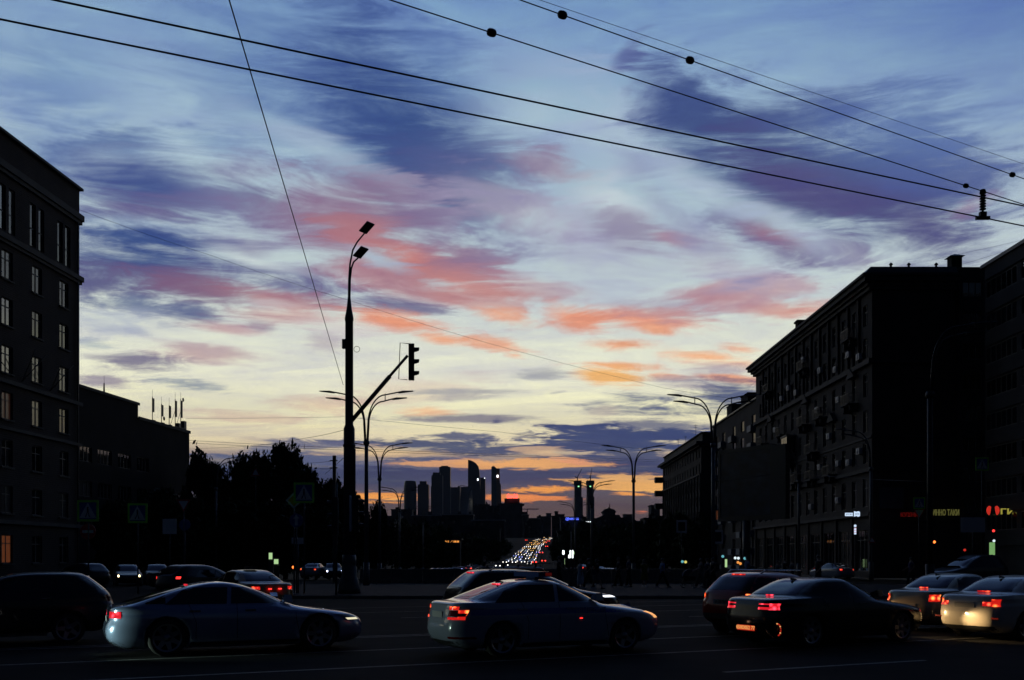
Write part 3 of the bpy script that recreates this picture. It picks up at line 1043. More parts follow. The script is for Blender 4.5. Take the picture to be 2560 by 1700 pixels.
solo("chimney_stack", MB().box(-.6, .6, -.6, .6, 0, 1.2).box(-.75, .75, -.75, .75, 1.202, 1.4), M_dkwall, "small boxy chimney at the far end of the stucco house roof", "chimney", (35.2, 121, 29.3))

# ---- corner block filling the gap and the banded block at the right edge
RB = thing("courtyard_block", "narrow pale block with triple windows between the stucco house and the banded block", "building", (46.5, 93.4, 0), PI)
ops = []
for k in range(9):
    z = 2.9 * k + 3.2
    ops.append((2.35, 4.2, z, z + 1.45))
put("wall", shell(4.5, 12, 29.2, ops), RB).data.materials.append(M_stucco2)
for o in ops:
    window(RB, *o, cols=3, transom=0)
RR = thing("banded_apartment_block", "grey apartment block at the right edge with long bands of glazed balconies", "building", (42.2, 58, 0), PI / 2)
ops = []
for k in range(8):
    z = 2.95 * k + 4.3
    for j in range(5):
        ops.append((.8 + j * 6.1, 6.3 + j * 6.1, z, z + 1.5))
put("wall", shell(30.8, 20, 27.7, ops, .5), RR).data.materials.append(M_stucco2)
for o in ops:
    window(RR, *o, cols=6, transom=0, back=.1)
for k in range(9):
    part("balcony_band", MB().box(.5, 30.5, .003, .16, 2.95 * k + 2.95, 2.95 * k + 4.1), M_stucco2, RR)
part("roof_edge", MB().box(-.2, 31.0, -20, .35, 27.702, 28.0), M_metal, RR)

# ---- middle and far houses of the right side
R2 = thing("balcony_apartment_house", "plain apartment house in the middle of the right row with windows mirroring the sunset", "building", (38, 141, 0), PI / 2)
ops = []
cc = [43.7, 37.8, 29.4, 23.2, 15.6, 9.5, 3.5]
for cx in cc:
    for k in range(9):
        z = 22.75 - 2.75 * k
        ops.append((cx - 1.1, cx + 1.1, z, z + 1.75))
put("wall", shell(47.5, 14, 26.6, ops), R2).data.materials.append(M_stucco)
for n_, o in enumerate(ops):
    window(R2, *o, cols=2, transom=0, glass=E_warmwin if n_ == 5 else None)
bp = fixn(MB().box(-1.3, 1.3, .004, .8, -1.0, 0).mesh("balcony_panel", M_panel))
for j, cx in enumerate(cc):
    for k in range(9):
        if (j + k) % 5 != 3:
            put("balcony_panel", bp, R2, (cx, 0, 22.72 - 2.75 * k))
part("roof_edge", MB().box(-.1, 47.6, -14, .3, 26.602, 26.85), M_metal, R2)
for s, w, lab in ((33, 4.0, "boxy lift house on the plain apartment house, farther one"), (21, 5.0, "boxy lift house on the plain apartment house, nearer one")):
    solo("lift_house", MB().box(0, w, -3, -.4, 0, 1.9).box(-.1, w + .1, -3.1, -.3, 1.902, 2.05), M_dkwall, lab, "roof box", (38, 141 + s, 26.85), PI / 2)
R3 = thing("corniced_house", "farthest house of the right row, dark with a deep cornice and end balconies", "building", (38, 200, 0), PI / 2)
ops = []
for i in range(15):
    for k in range(7):
        ops.append((1.3 + 3.3 * i, 2.5 + 3.3 * i, 3 + 3.2 * k, 5 + 3.2 * k))
put("wall", shell(51, 14, 25.2, ops), R3).data.materials.append(M_stucco)
for o in ops:
    window(R3, *o, cols=2, transom=.65, panes=False)
c3 = MB()
for pr, z0, z1 in ((.5, 24.4, 24.8), (1.2, 24.802, 25.3), (-.3, 25.302, 27.1), (0, 27.102, 27.3)):
    c3.box(-pr, 51 + pr, -14, pr, z0, z1)
part("eaves_cornice", c3, M_trim, R3)
for z0 in (18.6, 8.6):
    part("belt_course", MB().box(0, 51, .003, .35, z0, z0 + .35), M_trim, R3)
pl3 = fixn(MB().box(-.2, .2, .003, .25, 9, 18.6).mesh("pilaster", M_stucco))
for i in range(16):
    put("pilaster", pl3, R3, (.3 + 3.3 * i, 0, 0))
for z in (21.2, 17.8, 11.5, 14.6):
    b_ = part("balcony", MB().box(50.4, 52.6, .01, 1.9, z, z + 1.1).box(50.4, 52.6, .01, 1.8, z - .25, z - .003), M_trim, R3)
for k, (s, h) in enumerate(((8, 2.6), (20, 1.6), (30, 2.2))):
    solo("roof_aerial", MB().tube([(0, 0, 0), (0, 0, h)], .04, 5).tube([(-.5, 0, h * .9), (.5, 0, h * .9)], .03, 5).tube([(-.35, 0, h * .75), (.35, 0, h * .75)], .03, 5), M_metal,
         "thin television aerial on the far corniced house, " + ("tallest and nearest", "short one in the middle", "farthest one")[k], "aerial", (38.4, 200 + s, 27.3), .4, "aerials on the far corniced house")

# ---- shop signs on the right
E_shop = emit("shop_sign_white", (0.62, 0.78, 1.0), 1.0)
E_yel = emit("neon_yellow_green", (0.70, 0.62, 0.10), 0.42)
E_yel2 = emit("neon_dim_yellow", (0.60, 0.58, 0.16), 0.13)
E_rsign = emit("neon_red", (1.0, 0.05, 0.03), 0.5)
E_rsign2 = emit("neon_red_dim", (1.0, 0.03, 0.02), 0.055)
E_kiosk = emit("kiosk_green", (0.30, 0.62, 0.22), 0.55)


def sign_text(name, label, body, x0, x1, y0, y1, d, m):
    me = fit(text_mesh(body, 1.0, m, 0.03, 0, 0.02), (x1 - x0) / F * d, (y1 - y0) / F * d)
    o = put(name, me, None, pt((x0 + x1) / 2, (y0 + y1) / 2, d), (PI / 2, 0, 0), label)
    o["category"] = "shop sign"
    return o


sign_text("restaurant_sign", "yellow-green neon letters at the right edge beside a red emblem", "ГИННО", 2502, 2601, 1271, 1286, 84, E_yel)
em = thing("restaurant_emblem", "round red neon emblem of two facing leaves at the right edge", "shop emblem", pt(2483, 1276, 83.8))
for sx in (-1, 1):
    pts_ = []
    for k in range(9):
        a = math.radians(-62 + k * 15.5)
        pts_.append((sx * (0.10 + .34 * math.cos(a)) * 1.25, .43 * math.sin(a) * 1.05))
    inner = [(sx * .16, .30), (sx * .2, .0), (sx * .24, -.25)]
    poly = pts_ + inner
    part("leaf", MB().prism(poly, 0, .06), E_rsign, em)
sign_text("restaurant_sign", "dim yellow-green neon words over the side wall's ground floor", "ИННО ТАКИ", 2332, 2398, 1273, 1289, 92.6, E_yel2)
sign_text("red_neon_sign", "faint red neon word left of the yellow-green words", "КУХНЯ", 2252, 2295, 1281, 1292, 92.8, E_rsign2)
for i, (px, w, body, lab) in enumerate(((2123, 19, "SMOKE", "flat white lit rectangle sign over a shop entrance"), (2143, 14, "BAR", "rippled white lit flag-shaped sign beside the flat white sign"))):
    s = thing("lit_shop_sign", lab, "shop sign", pt(px, 1286 - i * 1, 92.5), 0)
    if i == 0:
        part("panel", MB().box(-w / 54, w / 54, 0, .12, -.15, .15), E_shop, s)
    else:
        part("panel", MB().prism([(-.26, -.24), (-.05, -.17), (.1, -.25), (.26, -.2), (.26, .2), (.1, .26), (-.05, .2), (-.26, .26)], 0, .12), E_shop, s)
    put("lettering", text_mesh(body, .2, M_black, .004), s, (0, -.012, 0), (PI / 2, 0, 0))
# barber's pole
bpz = thing("barber_pole", "small lit barber's pole with a round lamp on top beside the shop door", "barber pole", pt(2138, 1336, 92.6))
part("cylinder", MB().lathe([(0, 0), (.095, 0), (.095, .62), (0, .62)], 16), E_shop, bpz)
part("globe", MB().lathe([(0, 0)] + [(.12 * math.sin(a), .12 - .12 * math.cos(a)) for a in [PI * k / 8 for k in range(1, 8)]] + [(0, .24)], 16, (0, 0, .68)), E_shop, bpz)
for m_, ph in ((emit("stripe_red", (1, .05, .05), .6), 0), (emit("stripe_blue", (.05, .2, 1), .6), .2)):
    st = MB()
    for k in range(3):
        z = .06 + ph + k * .2 - .02
        if z < .58:
            st.tube([(.1 * math.cos(a), .1 * math.sin(a), z + a * .03) for a in [i * PI / 6 + PI for i in range(7)]], .018, 5)
    part("stripe", st, m_, bpz)
for (px, w, y0, y1, lab) in ((2482, 11, 1356, 1388, "tall glowing green advertising column near the right edge"),):
    a, b = pt(px - w / 2, y1, 80), pt(px + w / 2, y0, 80)
    k = thing("advertising_column", lab, "advertising column", (a.x, 80, 0))
    part("post", MB().box(.1, b.x - a.x - .1, .02, .2, 0, a.z), M_metal, k)
    part("lit_panel", MB().box(0, b.x - a.x, 0, .22, a.z + .003, b.z), E_kiosk, k)
# dark poster board on the side wall, and shop-front boards
pb = thing("blank_banner", "large dim blue banner hung low on the stucco house's side wall", "banner", (34.6, 93.85, 6.6))
part("sheet", MB().box(0, 2.3, -.06, .06, 0, 1.9), mat("banner_blue", (.05, .065, .10), .6, var=.2), pb)
part("frame", MB().box(-.06, 2.36, -.07, .07, -.08, -.003).box(-.06, 2.36, -.07, .07, 1.903, 1.97), M_metal, pb)

# ---- big billboard in front of the stucco house
nt_m = mat("billboard_print", (.014, .021, .040), .45, var=.75, scale=.9, spec=.3, stretch=(1, 1, 1.6))
bbr, bbl = pt(1937, 1396, 85), pt(1800, 1396, 90.7)
vec = bbl - bbr
rzb = math.atan2(vec.y, vec.x)
bb = thing("billboard", "large dark billboard on a post before the stucco house, dim blue picture", "billboard", (bbr.x, bbr.y, 0), rzb)
Lb = vec.length
part("frame", MB().box(0, Lb, -.25, .25, 5.2, 5.6).box(0, Lb, -.25, .25, 11.3, 11.65).box(0, .3, -.25, .25, 5.602, 11.298).box(Lb - .3, Lb, -.25, .25, 5.602, 11.298), M_black, bb)
part("picture", MB().box(.3, Lb - .3, -.1, .22, 5.602, 11.298), nt_m, bb)
part("post", MB().tube([(Lb * .5, 0, 0), (Lb * .5, 0, 5.2)], .35, 14), M_metal, bb)
part("cabinet", MB().box(-.01, -1.5, -.2, .3, 5.2, 11.5), M_black, bb)

# ================================================================== skyline and city
M_tower = mat("tower_glass", (0.035, 0.045, 0.065), 0.35, var=0.35, scale=0.02, stretch=(1, 1, .4))
M_tower2 = mat("sunlit_side_and_cupola", (0.16, 0.07, 0.04), 0.3, var=0.2, scale=0.02)  # orange painted in for the sunset-lit side of the slim tower
M_city = mat("city_wall", (0.045, 0.045, 0.05), 0.85, var=0.5, scale=0.08, spec=0.2)
M_roofsheet = mat("sheet_roof", (0.20, 0.21, 0.24), 0.45, var=0.2, scale=0.3)
E_lamp = emit("far_lamp_white", (0.9, 0.95, 1.0), 3.0)
E_green = emit("far_lamp_green", (0.3, 1.0, 0.4), 2.0)
E_coke = emit("roof_sign_red", (1.0, 0.06, 0.05), 4.0)
E_blue = emit("roof_sign_blue", (0.10, 0.16, 1.0), 1.8)
E_lit = emit("lit_glazing_amber", (1.0, 0.36, 0.07), 0.9)


def px_box(g, x0, x1, ytop, d, depth=40.0, ybot=1362):
    a, b = pt(x0, ytop, d), pt(x1, ybot, d)
    g.box(a.x, b.x, d, d + depth, b.z, a.z)
    return g


def win_lights(root, spots, d, m, w=2.2, h=3.0):
    for (px, py) in spots:
        p = pt(px, py, d - .6)
        part("lit_window", MB().box(p.x - w / 2, p.x + w / 2, p.y, p.y + .4, p.z - h / 2, p.z + h / 2), m, root)


def tower(label, body_list, d, m=None, name="skyscraper"):
    t = thing(name, label, "skyscraper", (0, 0, 0))
    for nm, g, mm in body_list:
        part(nm, g, mm or M_tower, t)
    return t


TD = 3200.0


def rounded(x0, x1, d, z0, z1, top=8):
    g = MB()
    a, b = pt(x0, 0, d).x, pt(x1, 0, d).x
    c, r = (a + b) / 2, (b - a) / 2
    g.lathe([(0.0, z0), (r, z0), (r, z1 - top), (r * .9, z1 - 2), (r * .8, z1), (0.0, z1)], 28, (c, d + r, 0), smooth=False)
    return g


def zof(py, d):
    return pt(0, py, d).z


t = tower("leftmost skyscraper of the cluster, a rounded slab with a curved top", [("shaft", rounded(1008, 1040, TD, 20, zof(1201, TD), 14), None)], TD)
t = tower("second skyscraper from the left with a narrower box on top", [("shaft", px_box(MB(), 1044, 1071, 1211, TD), None), ("crown", px_box(MB(), 1049, 1066, 1203, TD + 4, 30, 1211.3), None)], TD)
t = tower("broad stepped skyscraper in front of the tallest square one", [("shaft", px_box(MB(), 1078.5, 1106, 1188, TD), None), ("crown", px_box(MB(), 1082, 1100, 1181, TD + 4, 30, 1188.3), None), ("podium", px_box(MB(), 1077, 1078.4, 1216, TD, 40), None)], TD)
t = tower("tall square skyscraper rising behind the broad stepped one", [("shaft", px_box(MB(), 1098, 1125.5, 1167, TD + 60), None), ("crown", px_box(MB(), 1103, 1120, 1164.5, TD + 66, 30, 1167.3), None)], TD)
g = MB()
d_ = TD + 30
sail = []
for (px, py) in ((1170, 1362), (1170, 1149.5), (1176, 1150.5), (1183, 1153.5), (1190, 1158), (1196, 1166), (1198.5, 1180), (1199.5, 1194), (1201, 1250), (1203, 1362)):
    p = pt(px, py, d_)
    sail.append((p.x, p.z))
g.prism(sail, d_, d_ + 50)
t = tower("tallest skyscraper with a curved sail-shaped top", [("shaft", g, None)], TD)
win_lights(t, [(1194.5, 1199)], d_, E_lamp, 4, 7)
t = tower("lower flat-topped skyscraper attached right of the sail-shaped one", [("shaft", px_box(MB(), 1200.5, 1213, 1194, TD), None)], TD)
win_lights(t, [(1211.5, 1195.5)], TD, E_lamp, 2.5, 2.5)
g = MB()
pk = []
for (px, py) in ((1228, 1362), (1228.5, 1168), (1231, 1165.5), (1235, 1165), (1241, 1170.5), (1241, 1362)):
    p = pt(px, py, TD + 20)
    pk.append((p.x, p.z))
g.prism(pk, TD + 20, TD + 60)
g2 = MB()
pk = []
for (px, py) in ((1241.05, 1362), (1241.05, 1171), (1249, 1171), (1249.5, 1206), (1252, 1212), (1253.5, 1262), (1254, 1362)):
    p = pt(px, py, TD + 16)
    pk.append((p.x, p.z))
g2.prism(pk, TD + 16, TD + 60)
t = tower("slim skyscraper standing apart with a slanted top and a white lit badge", [("shaft", g, None), ("west_shaft", g2, M_tower2)], TD)
win_lights(t, [(1244, 1190.5)], TD + 14, E_lamp, 5.5, 8)
t = tower("wide lower office slab behind the twisted tower", [("shaft", px_box(MB(), 1104, 1151, 1218, TD + 110), None), ("roof_dome", rounded(1144, 1150, TD + 80, 30, zof(1214.5, TD + 80), 6), None)], TD)
win_lights(t, [(1115.6, 1226), (1149, 1286)], TD + 79, E_green, 3.5, 1.6)
# twisted tower
g = MB()
N, S = 26, 4
c0 = pt(1166, 0, TD - 60).x
for i in range(N + 1):
    f = i / N
    z = 20 + (zof(1218, TD - 60) - 20) * f
    a = math.radians(8 + 74 * f)
    h_ = 15.5 + 3.5 * f
    for k in range(4):
        an = a + k * PI / 2 + PI / 4
        g.v.append((c0 + h_ * 1.1 * math.cos(an), TD - 60 + h_ * math.sin(an), z))
for i in range(N):
    for k in range(4):
        g.f.append((i * 4 + k, i * 4 + (k + 1) % 4, (i + 1) * 4 + (k + 1) % 4, (i + 1) * 4 + k)); g.sm.append(False)
g.f.append((N * 4, N * 4 + 1, N * 4 + 2, N * 4 + 3)); g.sm.append(False)
fr = MB()
a, b = pt(1151, 1213, TD - 60), pt(1169, 1216.5, TD - 60)
fr.tube([tuple(a), tuple(b)], .8, 5)
for k in range(6):
    q = a.lerp(b, k / 5)
    fr.tube([tuple(q), (q.x + 1, q.y, zof(1219, TD - 60))], .6, 4)
t = tower("twisted glass tower in front of the wide slab with a lattice on its roof", [("shaft", g, mat("twisted_glass", (.07, .09, .13), .2, var=.1, scale=.05)), ("roof_lattice", fr, M_city)], TD)
# two towers under construction, with cranes
for (x0, x1, px_c, tip, lab, steps) in ((1437, 1456, 1443.5, (1456, 1169.5), "unfinished skyscraper on the left of the construction pair, ragged floors", True),
                                         (1468, 1486, 1476, (1480, 1170), "unfinished skyscraper on the right of the construction pair", False)):
    d = 2600.0
    bl = [("shaft", px_box(MB(), x0, x1 - (1.5 if steps else 0), 1242, d, 45), None), ("formwork", px_box(MB(), x0 - .5, x1 - 2 if steps else x1, 1201, d - 3, 40, 1210), M_city)]
    g = MB()
    for k in range(9):
        px_box(g, x0 + .8, x1 - 1.6, 1211 + k * 3.5, d, 38, 1212.6 + k * 3.5)
    for k in range(5):
        px_box(g, x0 + 1 + k * 3.3, x0 + 2.1 + k * 3.3, 1210, d + 2, 34, 1243)
    px_box(g, x0 + 4.5, x1 - 6, 1210, d + 10, 20, 1243)
    bl.append(("floors", g, M_city))
    if steps:
        bl.append(("annex", px_box(MB(), x1 - 1.4, x1 + 1.2, 1243, d, 40), None))
    t = tower(lab, bl, d, name="unfinished_skyscraper")
    win_lights(t, [(px_c + (3 if steps else 0), 1216)], d - 3, E_green, 3.5, 2.6)
    c = thing("tower_crane", "thin luffing crane on the " + ("left" if steps else "right") + " unfinished skyscraper", "crane", tuple(pt(px_c, 1201, d + 10)))
    m_ = MB()
    top = pt(px_c, 1193, d + 10) - pt(px_c, 1201, d + 10)
    part("mast", MB().box(-1.2, 1.2, -1.2, 1.2, 0, top.z), M_city, c)
    tp = pt(tip[0], tip[1], d + 10) - pt(px_c, 1201, d + 10)
    part("jib", MB().tube([(0, 0, top.z), tuple(tp)], [1.1, .5], 5), M_city, c)
    part("counter_jib", MB().tube([(0, 0, top.z - 1), (-6.5 if steps else -3, 0, top.z + 1)], 1.3, 5), M_city, c)

# the block with the red script sign on its roof
RS = thing("office_tower_with_sign", "dark mid-rise tower with a stepped roof under the red lit sign", "building", (0, 0, 0))
dR = 1500.0
part("body", px_box(MB(), 1249, 1306, 1258, dR, 40), M_city, RS)
part("top_storeys", px_box(MB(), 1261, 1299, 1246, dR + 4, 30, 1257.8), M_city, RS)
part("brim", px_box(MB(), 1245, 1311, 1259.5, dR - 3, 46, 1261), M_city, RS)
sg = fit(text_mesh("Coca-Cola", 7.4, E_coke, .2, .35, .45), 28 / F * dR, 11 / F * dR)
o = put("roof_sign", sg, None, tuple(pt(1281, 1240, dR)), (PI / 2, 0, 0), "small red glowing script sign on the stepped dark tower")
o["category"] = "roof sign"
# far city blocks: x0, x1, top row, distance, label
BL = [
    (978, 1030, 1275, 1150, "small pale-fronted block left of the sail-topped skyscrapers' foot"), (940, 1002, 1292, 1000, "low block beside the small tree by the lamp posts"),
    (1030, 1102, 1290, 900, "long low block with a sheet roof, left half, under the skyscrapers"), (1102, 1183, 1288, 905, "long low block with a sheet roof, right half, under the skyscrapers"),
    (1183, 1250, 1266, 1300, "dark block filling the foot of the slim leaning-topped skyscraper"), (1196, 1224, 1262, 1420, "small upper block behind the row left of the red sign tower"),
    (1306, 1322, 1288, 1200, "narrow block tight against the right of the red sign tower"), (1300, 1318, 1281, 1700, "thin ventilator block behind the red sign tower"),
    (1322, 1350, 1297, 1150, "low block over the avenue's crest, first right of the red sign tower"), (1343, 1372, 1292, 1500, "low flat block left of the slender chimney-like tower"),
    (1366, 1378, 1284, 1900, "small bluish tower far behind the avenue's crest"), (1380, 1402, 1291, 1250, "block carrying the slender chimney-like tower"),
    (1388, 1395, 1280, 1260, "slender chimney-like tower over the avenue's right side"), (1396, 1411, 1287, 1300, "round-shouldered block left of the blue sign"),
    (1402, 1466, 1294, 1000, "long dark block carrying the blue roof sign"), (1456, 1500, 1298, 940, "block carrying the short white light bar"),
    (1495, 1580, 1296, 1050, "wide low block under the domed roof"), (1560, 1585, 1287, 1400, "small lumpy block right of the domed roof"),
    (1612, 1672, 1298, 620, "low dark block near the corniced house's foot"), (1628, 1650, 1265, 900, "taller pale block peeping beside the corniced house"),
    (1590, 1630, 1305, 780, "low roof between the domed roof and the taller pale block"), (1100, 1250, 1322, 620, "pale-walled low building left of the crowded avenue"),
    (1395, 1470, 1330, 700, "low pale building right of the crowded avenue"), (1480, 1620, 1322, 560, "pale low building with a rounded gable under the domed roof"),
    (860, 985, 1300, 700, "dark roof behind the small tree"), (1310, 1330, 1304, 1120, "small step-roofed house left of the crest"),
    (1180, 1262, 1302, 800, "low roofs left of the red sign tower's foot"),
]
for (x0, x1, yt, d, lab) in BL:
    t = thing("city_block", lab, "building", (0, 0, 0))
    zb = gz(d) - 1
    a, b = pt(x0, yt, d), pt(x1, yt, d)
    W_, H_ = b.x - a.x, a.z - zb
    part("wall", MB().box(a.x, b.x, d, d + 18, zb, a.z), M_city, t)
    part("roof", MB().box(a.x - .6, b.x + .6, d - .6, d + 18.6, a.z + .003, a.z + 1.0), M_roofsheet if yt in (1290, 1288, 1305, 1302, 1297) else M_city, t)
    if W_ > 14:
        nb = int(W_ / 9)
        for k in range(min(nb, 5)):
            if rnd.random() < .75:
                q = a.x + (k + rnd.random() * .7) * W_ / max(nb, 1)
                w_ = 1.2 + rnd.random() * 3
                if q + w_ < b.x:
                    part("roof_box", MB().box(q, q + w_, d + 2, d + 2 + w_, a.z + 1.003, a.z + 1.8 + rnd.random() * 3), M_city, t)
    nwin = 0
    cols_ = max(2, int(W_ / 4.5))
    wm = None
    for i in range(cols_):
        for j in range(max(1, int(H_ / 4))):
            if rnd.random() < .35 and nwin < 26 and H_ * F / d > 12:
                x_, z_ = a.x + (i + .3) * W_ / cols_, a.z - 3.6 - j * 3.6
                if z_ > zb + 1:
                    if wm is None:
                        wm = fixn(MB().box(0, 1.5, -.12, -.003, 0, 2.0).mesh("window", M_glass))
                    put("window", wm, t, (x_, d, z_))
                    nwin += 1
win_lights(thing("amber_pavilion", "low pavilion with a strip of amber lit windows left of the avenue", "building", (0, 0, 0)), [], 0, E_lit)
pv = [o for o in COL.objects if o.name.startswith("amber_pavilion")][0]
dp = 260.0
a, b = pt(1082, 1349, dp), pt(1150, 1349, dp)
part("wall", MB().box(a.x, b.x, dp, dp + 8, gz(dp), a.z), M_city, pv)
part("roof", MB().box(a.x - .5, b.x + .5, dp - .8, dp + 8, a.z + .003, a.z + .35), M_metal, pv)
for (x0, x1) in ((1086, 1092), (1113, 1117.5), (1119, 1125), (1125.6, 1134.4), (1135.5, 1141), (1142.5, 1147.5)):
    p, q = pt(x0, 1356.2, dp - .02), pt(x1, 1351.5, dp - .02)
    part("lit_window", MB().box(p.x, q.x, dp - .12, dp - .003, p.z, q.z), E_lit, pv)
o = put("blue_roof_sign", fit(text_mesh("HYUNDAI", 4.6, E_blue, .15, .15, .22), 22 / F * 995, 5.6 / F * 995), None, tuple(pt(1436, 1297.3, 995)), (PI / 2, 0, 0), "blue glowing roof letters with an oval emblem, right of the avenue")
o["category"] = "roof sign"
em_ = MB()
c_ = pt(1418.8, 1297.3, 995)
em_.tube([(c_.x + 1.9 * math.cos(a), 995, c_.z + 1.3 * math.sin(a)) for a in [k * PI / 9 for k in range(19)]], .3, 5)
em_.tube([(c_.x - .5, 995, c_.z - .8), (c_.x - .1, 995, c_.z + .8)], .3, 4).tube([(c_.x + .5, 995, c_.z - .8), (c_.x + .9, 995, c_.z + .8)], .3, 4).tube([(c_.x - .4, 995, c_.z), (c_.x + .8, 995, c_.z)], .3, 4)
part("emblem", em_, E_blue, o)
bpy.context.view_layer.update()
o.children[0].matrix_parent_inverse = o.matrix_world.inverted()
p, q = pt(1458.5, 1305.6, 930), pt(1476.5, 1303.4, 930)
solo("light_bar", MB().box(p.x, q.x, 930, 930.5, p.z, q.z), emit("light_bar_white", (.9, .95, 1), 2.6), "short bright white light bar right of the blue roof letters", "light sign")
# the domed theatre with a spire
dt = 1100.0
th_ = thing("domed_theatre", "domed building with a tiered hat roof and a thin spire", "building", (0, 0, 0))
def rows_poly(rows, d):
    return [(pt(x, y, d).x, pt(x, y, d).z) for x, y in rows]
part("hall", MB().prism(rows_poly([(1500, 1362), (1500, 1296), (1506, 1288), (1512, 1287), (1548, 1287), (1553, 1294), (1553, 1362)], dt), dt, dt + 30), M_city, th_)
part("drum", MB().prism(rows_poly([(1511, 1287.2), (1510, 1281), (1539, 1281), (1539, 1287.2)], dt), dt + 3, dt + 24), M_city, th_)
part("drum", MB().prism(rows_poly([(1508, 1281), (1507, 1278), (1514, 1272.5), (1534, 1272.5), (1541, 1278), (1540, 1281)], dt), dt + 2, dt + 25), M_city, th_)
part("hat", MB().prism(rows_poly([(1512.5, 1272.4), (1516, 1271), (1531, 1271), (1535, 1272.4)], dt), dt + 6, dt + 20), M_city, th_)
part("cupola", MB().prism(rows_poly([(1519.5, 1270.9), (1522.5, 1267), (1526, 1267), (1529, 1270.9)], dt), dt + 8, dt + 16), M_tower2, th_)
part("spire", MB().tube([tuple(pt(1524.3, 1267, dt + 12)), tuple(pt(1524.3, 1257, dt + 12))], [.7, .1], 6), M_tower2, th_)
cr_ = thing("far_tower_crane", "tiny horizontal crane far behind the red sign tower's right side", "crane", tuple(pt(1318, 1290, 1900)))
part("mast", MB().box(-.8, .8, -.8, .8, 0, 14), M_city, cr_)
part("jib", MB().box(-9, 22, -.6, .6, 12.5, 14), M_city, cr_)

# ================================================================== trees
def crown_mesh(seed, n, R, H, leaf):
    r = random.Random(seed)
    clumps = []
    for k in range(70):
        z = r.uniform(-.5, .5)
        rad = math.sqrt(max(0.02, 1 - (z / .52) ** 2)) * r.uniform(.35, 1.0)
        a = r.uniform(0, 2 * PI)
        clumps.append((R * rad * math.cos(a), R * rad * math.sin(a), H * (.5 + z * .95), r.uniform(.20, .40) * R))
    vs, fs = [], []
    for i in range(n):
        cx, cy, cz, cr = clumps[r.randrange(len(clumps))]
        u = Vector((r.gauss(0, 1), r.gauss(0, 1), r.gauss(0, .8)))
        u = u.normalized() * cr * (r.random() ** .45)
        if r.random() < .03:
            u *= 1.5
        p = Vector((cx, cy, cz)) + u
        a = Vector((r.gauss(0, 1), r.gauss(0, 1), r.gauss(0, 1))).normalized()
        b = a.cross(Vector((r.gauss(0, 1), r.gauss(0, 1), r.gauss(0, 1)))).normalized()
        s = leaf * r.uniform(.6, 1.3)
        k = len(vs)
        vs += [p + a * s, p + b * s * .45, p - a * s, p - b * s * .45]
        fs.append((k, k + 1, k + 2, k + 3))
    me = bpy.data.meshes.new("crown")
    me.from_pydata([tuple(v) for v in vs], [], fs)
    me.materials.append(M_leaf)
    return me


def trunk_mesh(seed, H):
    r = random.Random(seed)
    g = MB()
    g.tube([(0, 0, 0), (.05, .0, H * .25), (-.1, .1, H * .5), (.1, 0, H * .8)], [.28, .22, .15, .05], 8)
    for k in range(7):
        a = r.uniform(0, 6.28)
        z = H * r.uniform(.22, .6)
        l = H * r.uniform(.2, .34)
        g.tube([(0, 0, z), (l * .5 * math.cos(a), l * .5 * math.sin(a), z + l * .45), (l * math.cos(a), l * math.sin(a), z + l * .8)], [.12, .07, .025], 6)
    return g.mesh("trunk", M_bark)


CRH = 14.0
CROWNS = [crown_mesh(11 + k, 11000, 4.6, 11.5, .46) for k in range(4)]
FARC = [crown_mesh(31 + k, 2600, 4.6, 9.0, .62) for k in range(3)]
TRUNKS = [trunk_mesh(5 + k, CRH) for k in range(3)]


def tree(px, ptop, hw_px, d, lab, far=False, grp=None):
    z0 = gz(d)
    p = pt(px, ptop, d)
    H = p.z - z0
    t = thing("broadleaf_tree", lab, "tree", (p.x, d, z0), rnd.uniform(0, 6), grp)
    R = hw_px / F * d
    tr = put("trunk", TRUNKS[rnd.randrange(3)], t)
    tr.scale = (H / CRH, H / CRH, H / CRH)
    c = put("crown", (FARC if far else CROWNS)[rnd.randrange(3 if far else 4)], t)
    hh = 9.0 if far else 11.5
    low = .10 if far else .12
    c.location = (0, 0, H * low)
    c.scale = (R / 4.6 * 1.05, R / 4.6 * 1.05, H * (1 - low) / hh)
    return t


TREES = [
    (498, 1150, 44, 128, "first tree right of the low black block, cut off by it"), (548, 1172, 46, 126, "low-crowned tree under the curved arm of the left street lamp"),
    (603, 1160, 44, 124, "feathery-topped tree between the left street lamp and the tallest tree"), (655, 1148, 48, 126, "tree with thin upright tips just left of the tallest tree"),
    (714, 1128, 56, 122, "tallest tree of the dark mass on the left"), (768, 1180, 48, 120, "tree at the right shoulder of the dark mass"),
    (822, 1208, 46, 118, "tree half hidden by the thick main pole"), (872, 1226, 40, 116, "tree whose crown shows just right of the thick main pole"),
    (945, 1270, 30, 104, "small tree between the two lamp posts behind the main pole"),
    (480, 1255, 60, 100, "low dark tree in front of the low black block's end"), (400, 1235, 70, 96, "low dark tree before the low black block"),
    (300, 1262, 60, 92, "low dark tree before the low block's left windows"), (590, 1262, 70, 104, "low front tree under the feathery-topped one"),
    (690, 1265, 70, 102, "low front tree under the tallest one"), (790, 1275, 60, 104, "low front tree left of the main pole's foot"),
]
for a in TREES:
    tree(*a)
far_specs = [(1000, 1306, 42, 240), (1050, 1312, 44, 250), (1100, 1322, 40, 260), (1150, 1338, 36, 270), (1195, 1345, 30, 300), (930, 1308, 40, 200),
             (1395, 1345, 22, 420), (1425, 1322, 34, 360), (1468, 1310, 38, 330), (1512, 1322, 34, 320), (1550, 1318, 34, 300), (1596, 1312, 40, 270), (1640, 1304, 44, 240), (1700, 1292, 50, 210), (1750, 1300, 46, 190), (1232, 1352, 22, 420), (1262, 1350, 16, 520), (1500, 1350, 36, 260), (1560, 1352, 40, 230), (1430, 1356, 28, 300)]
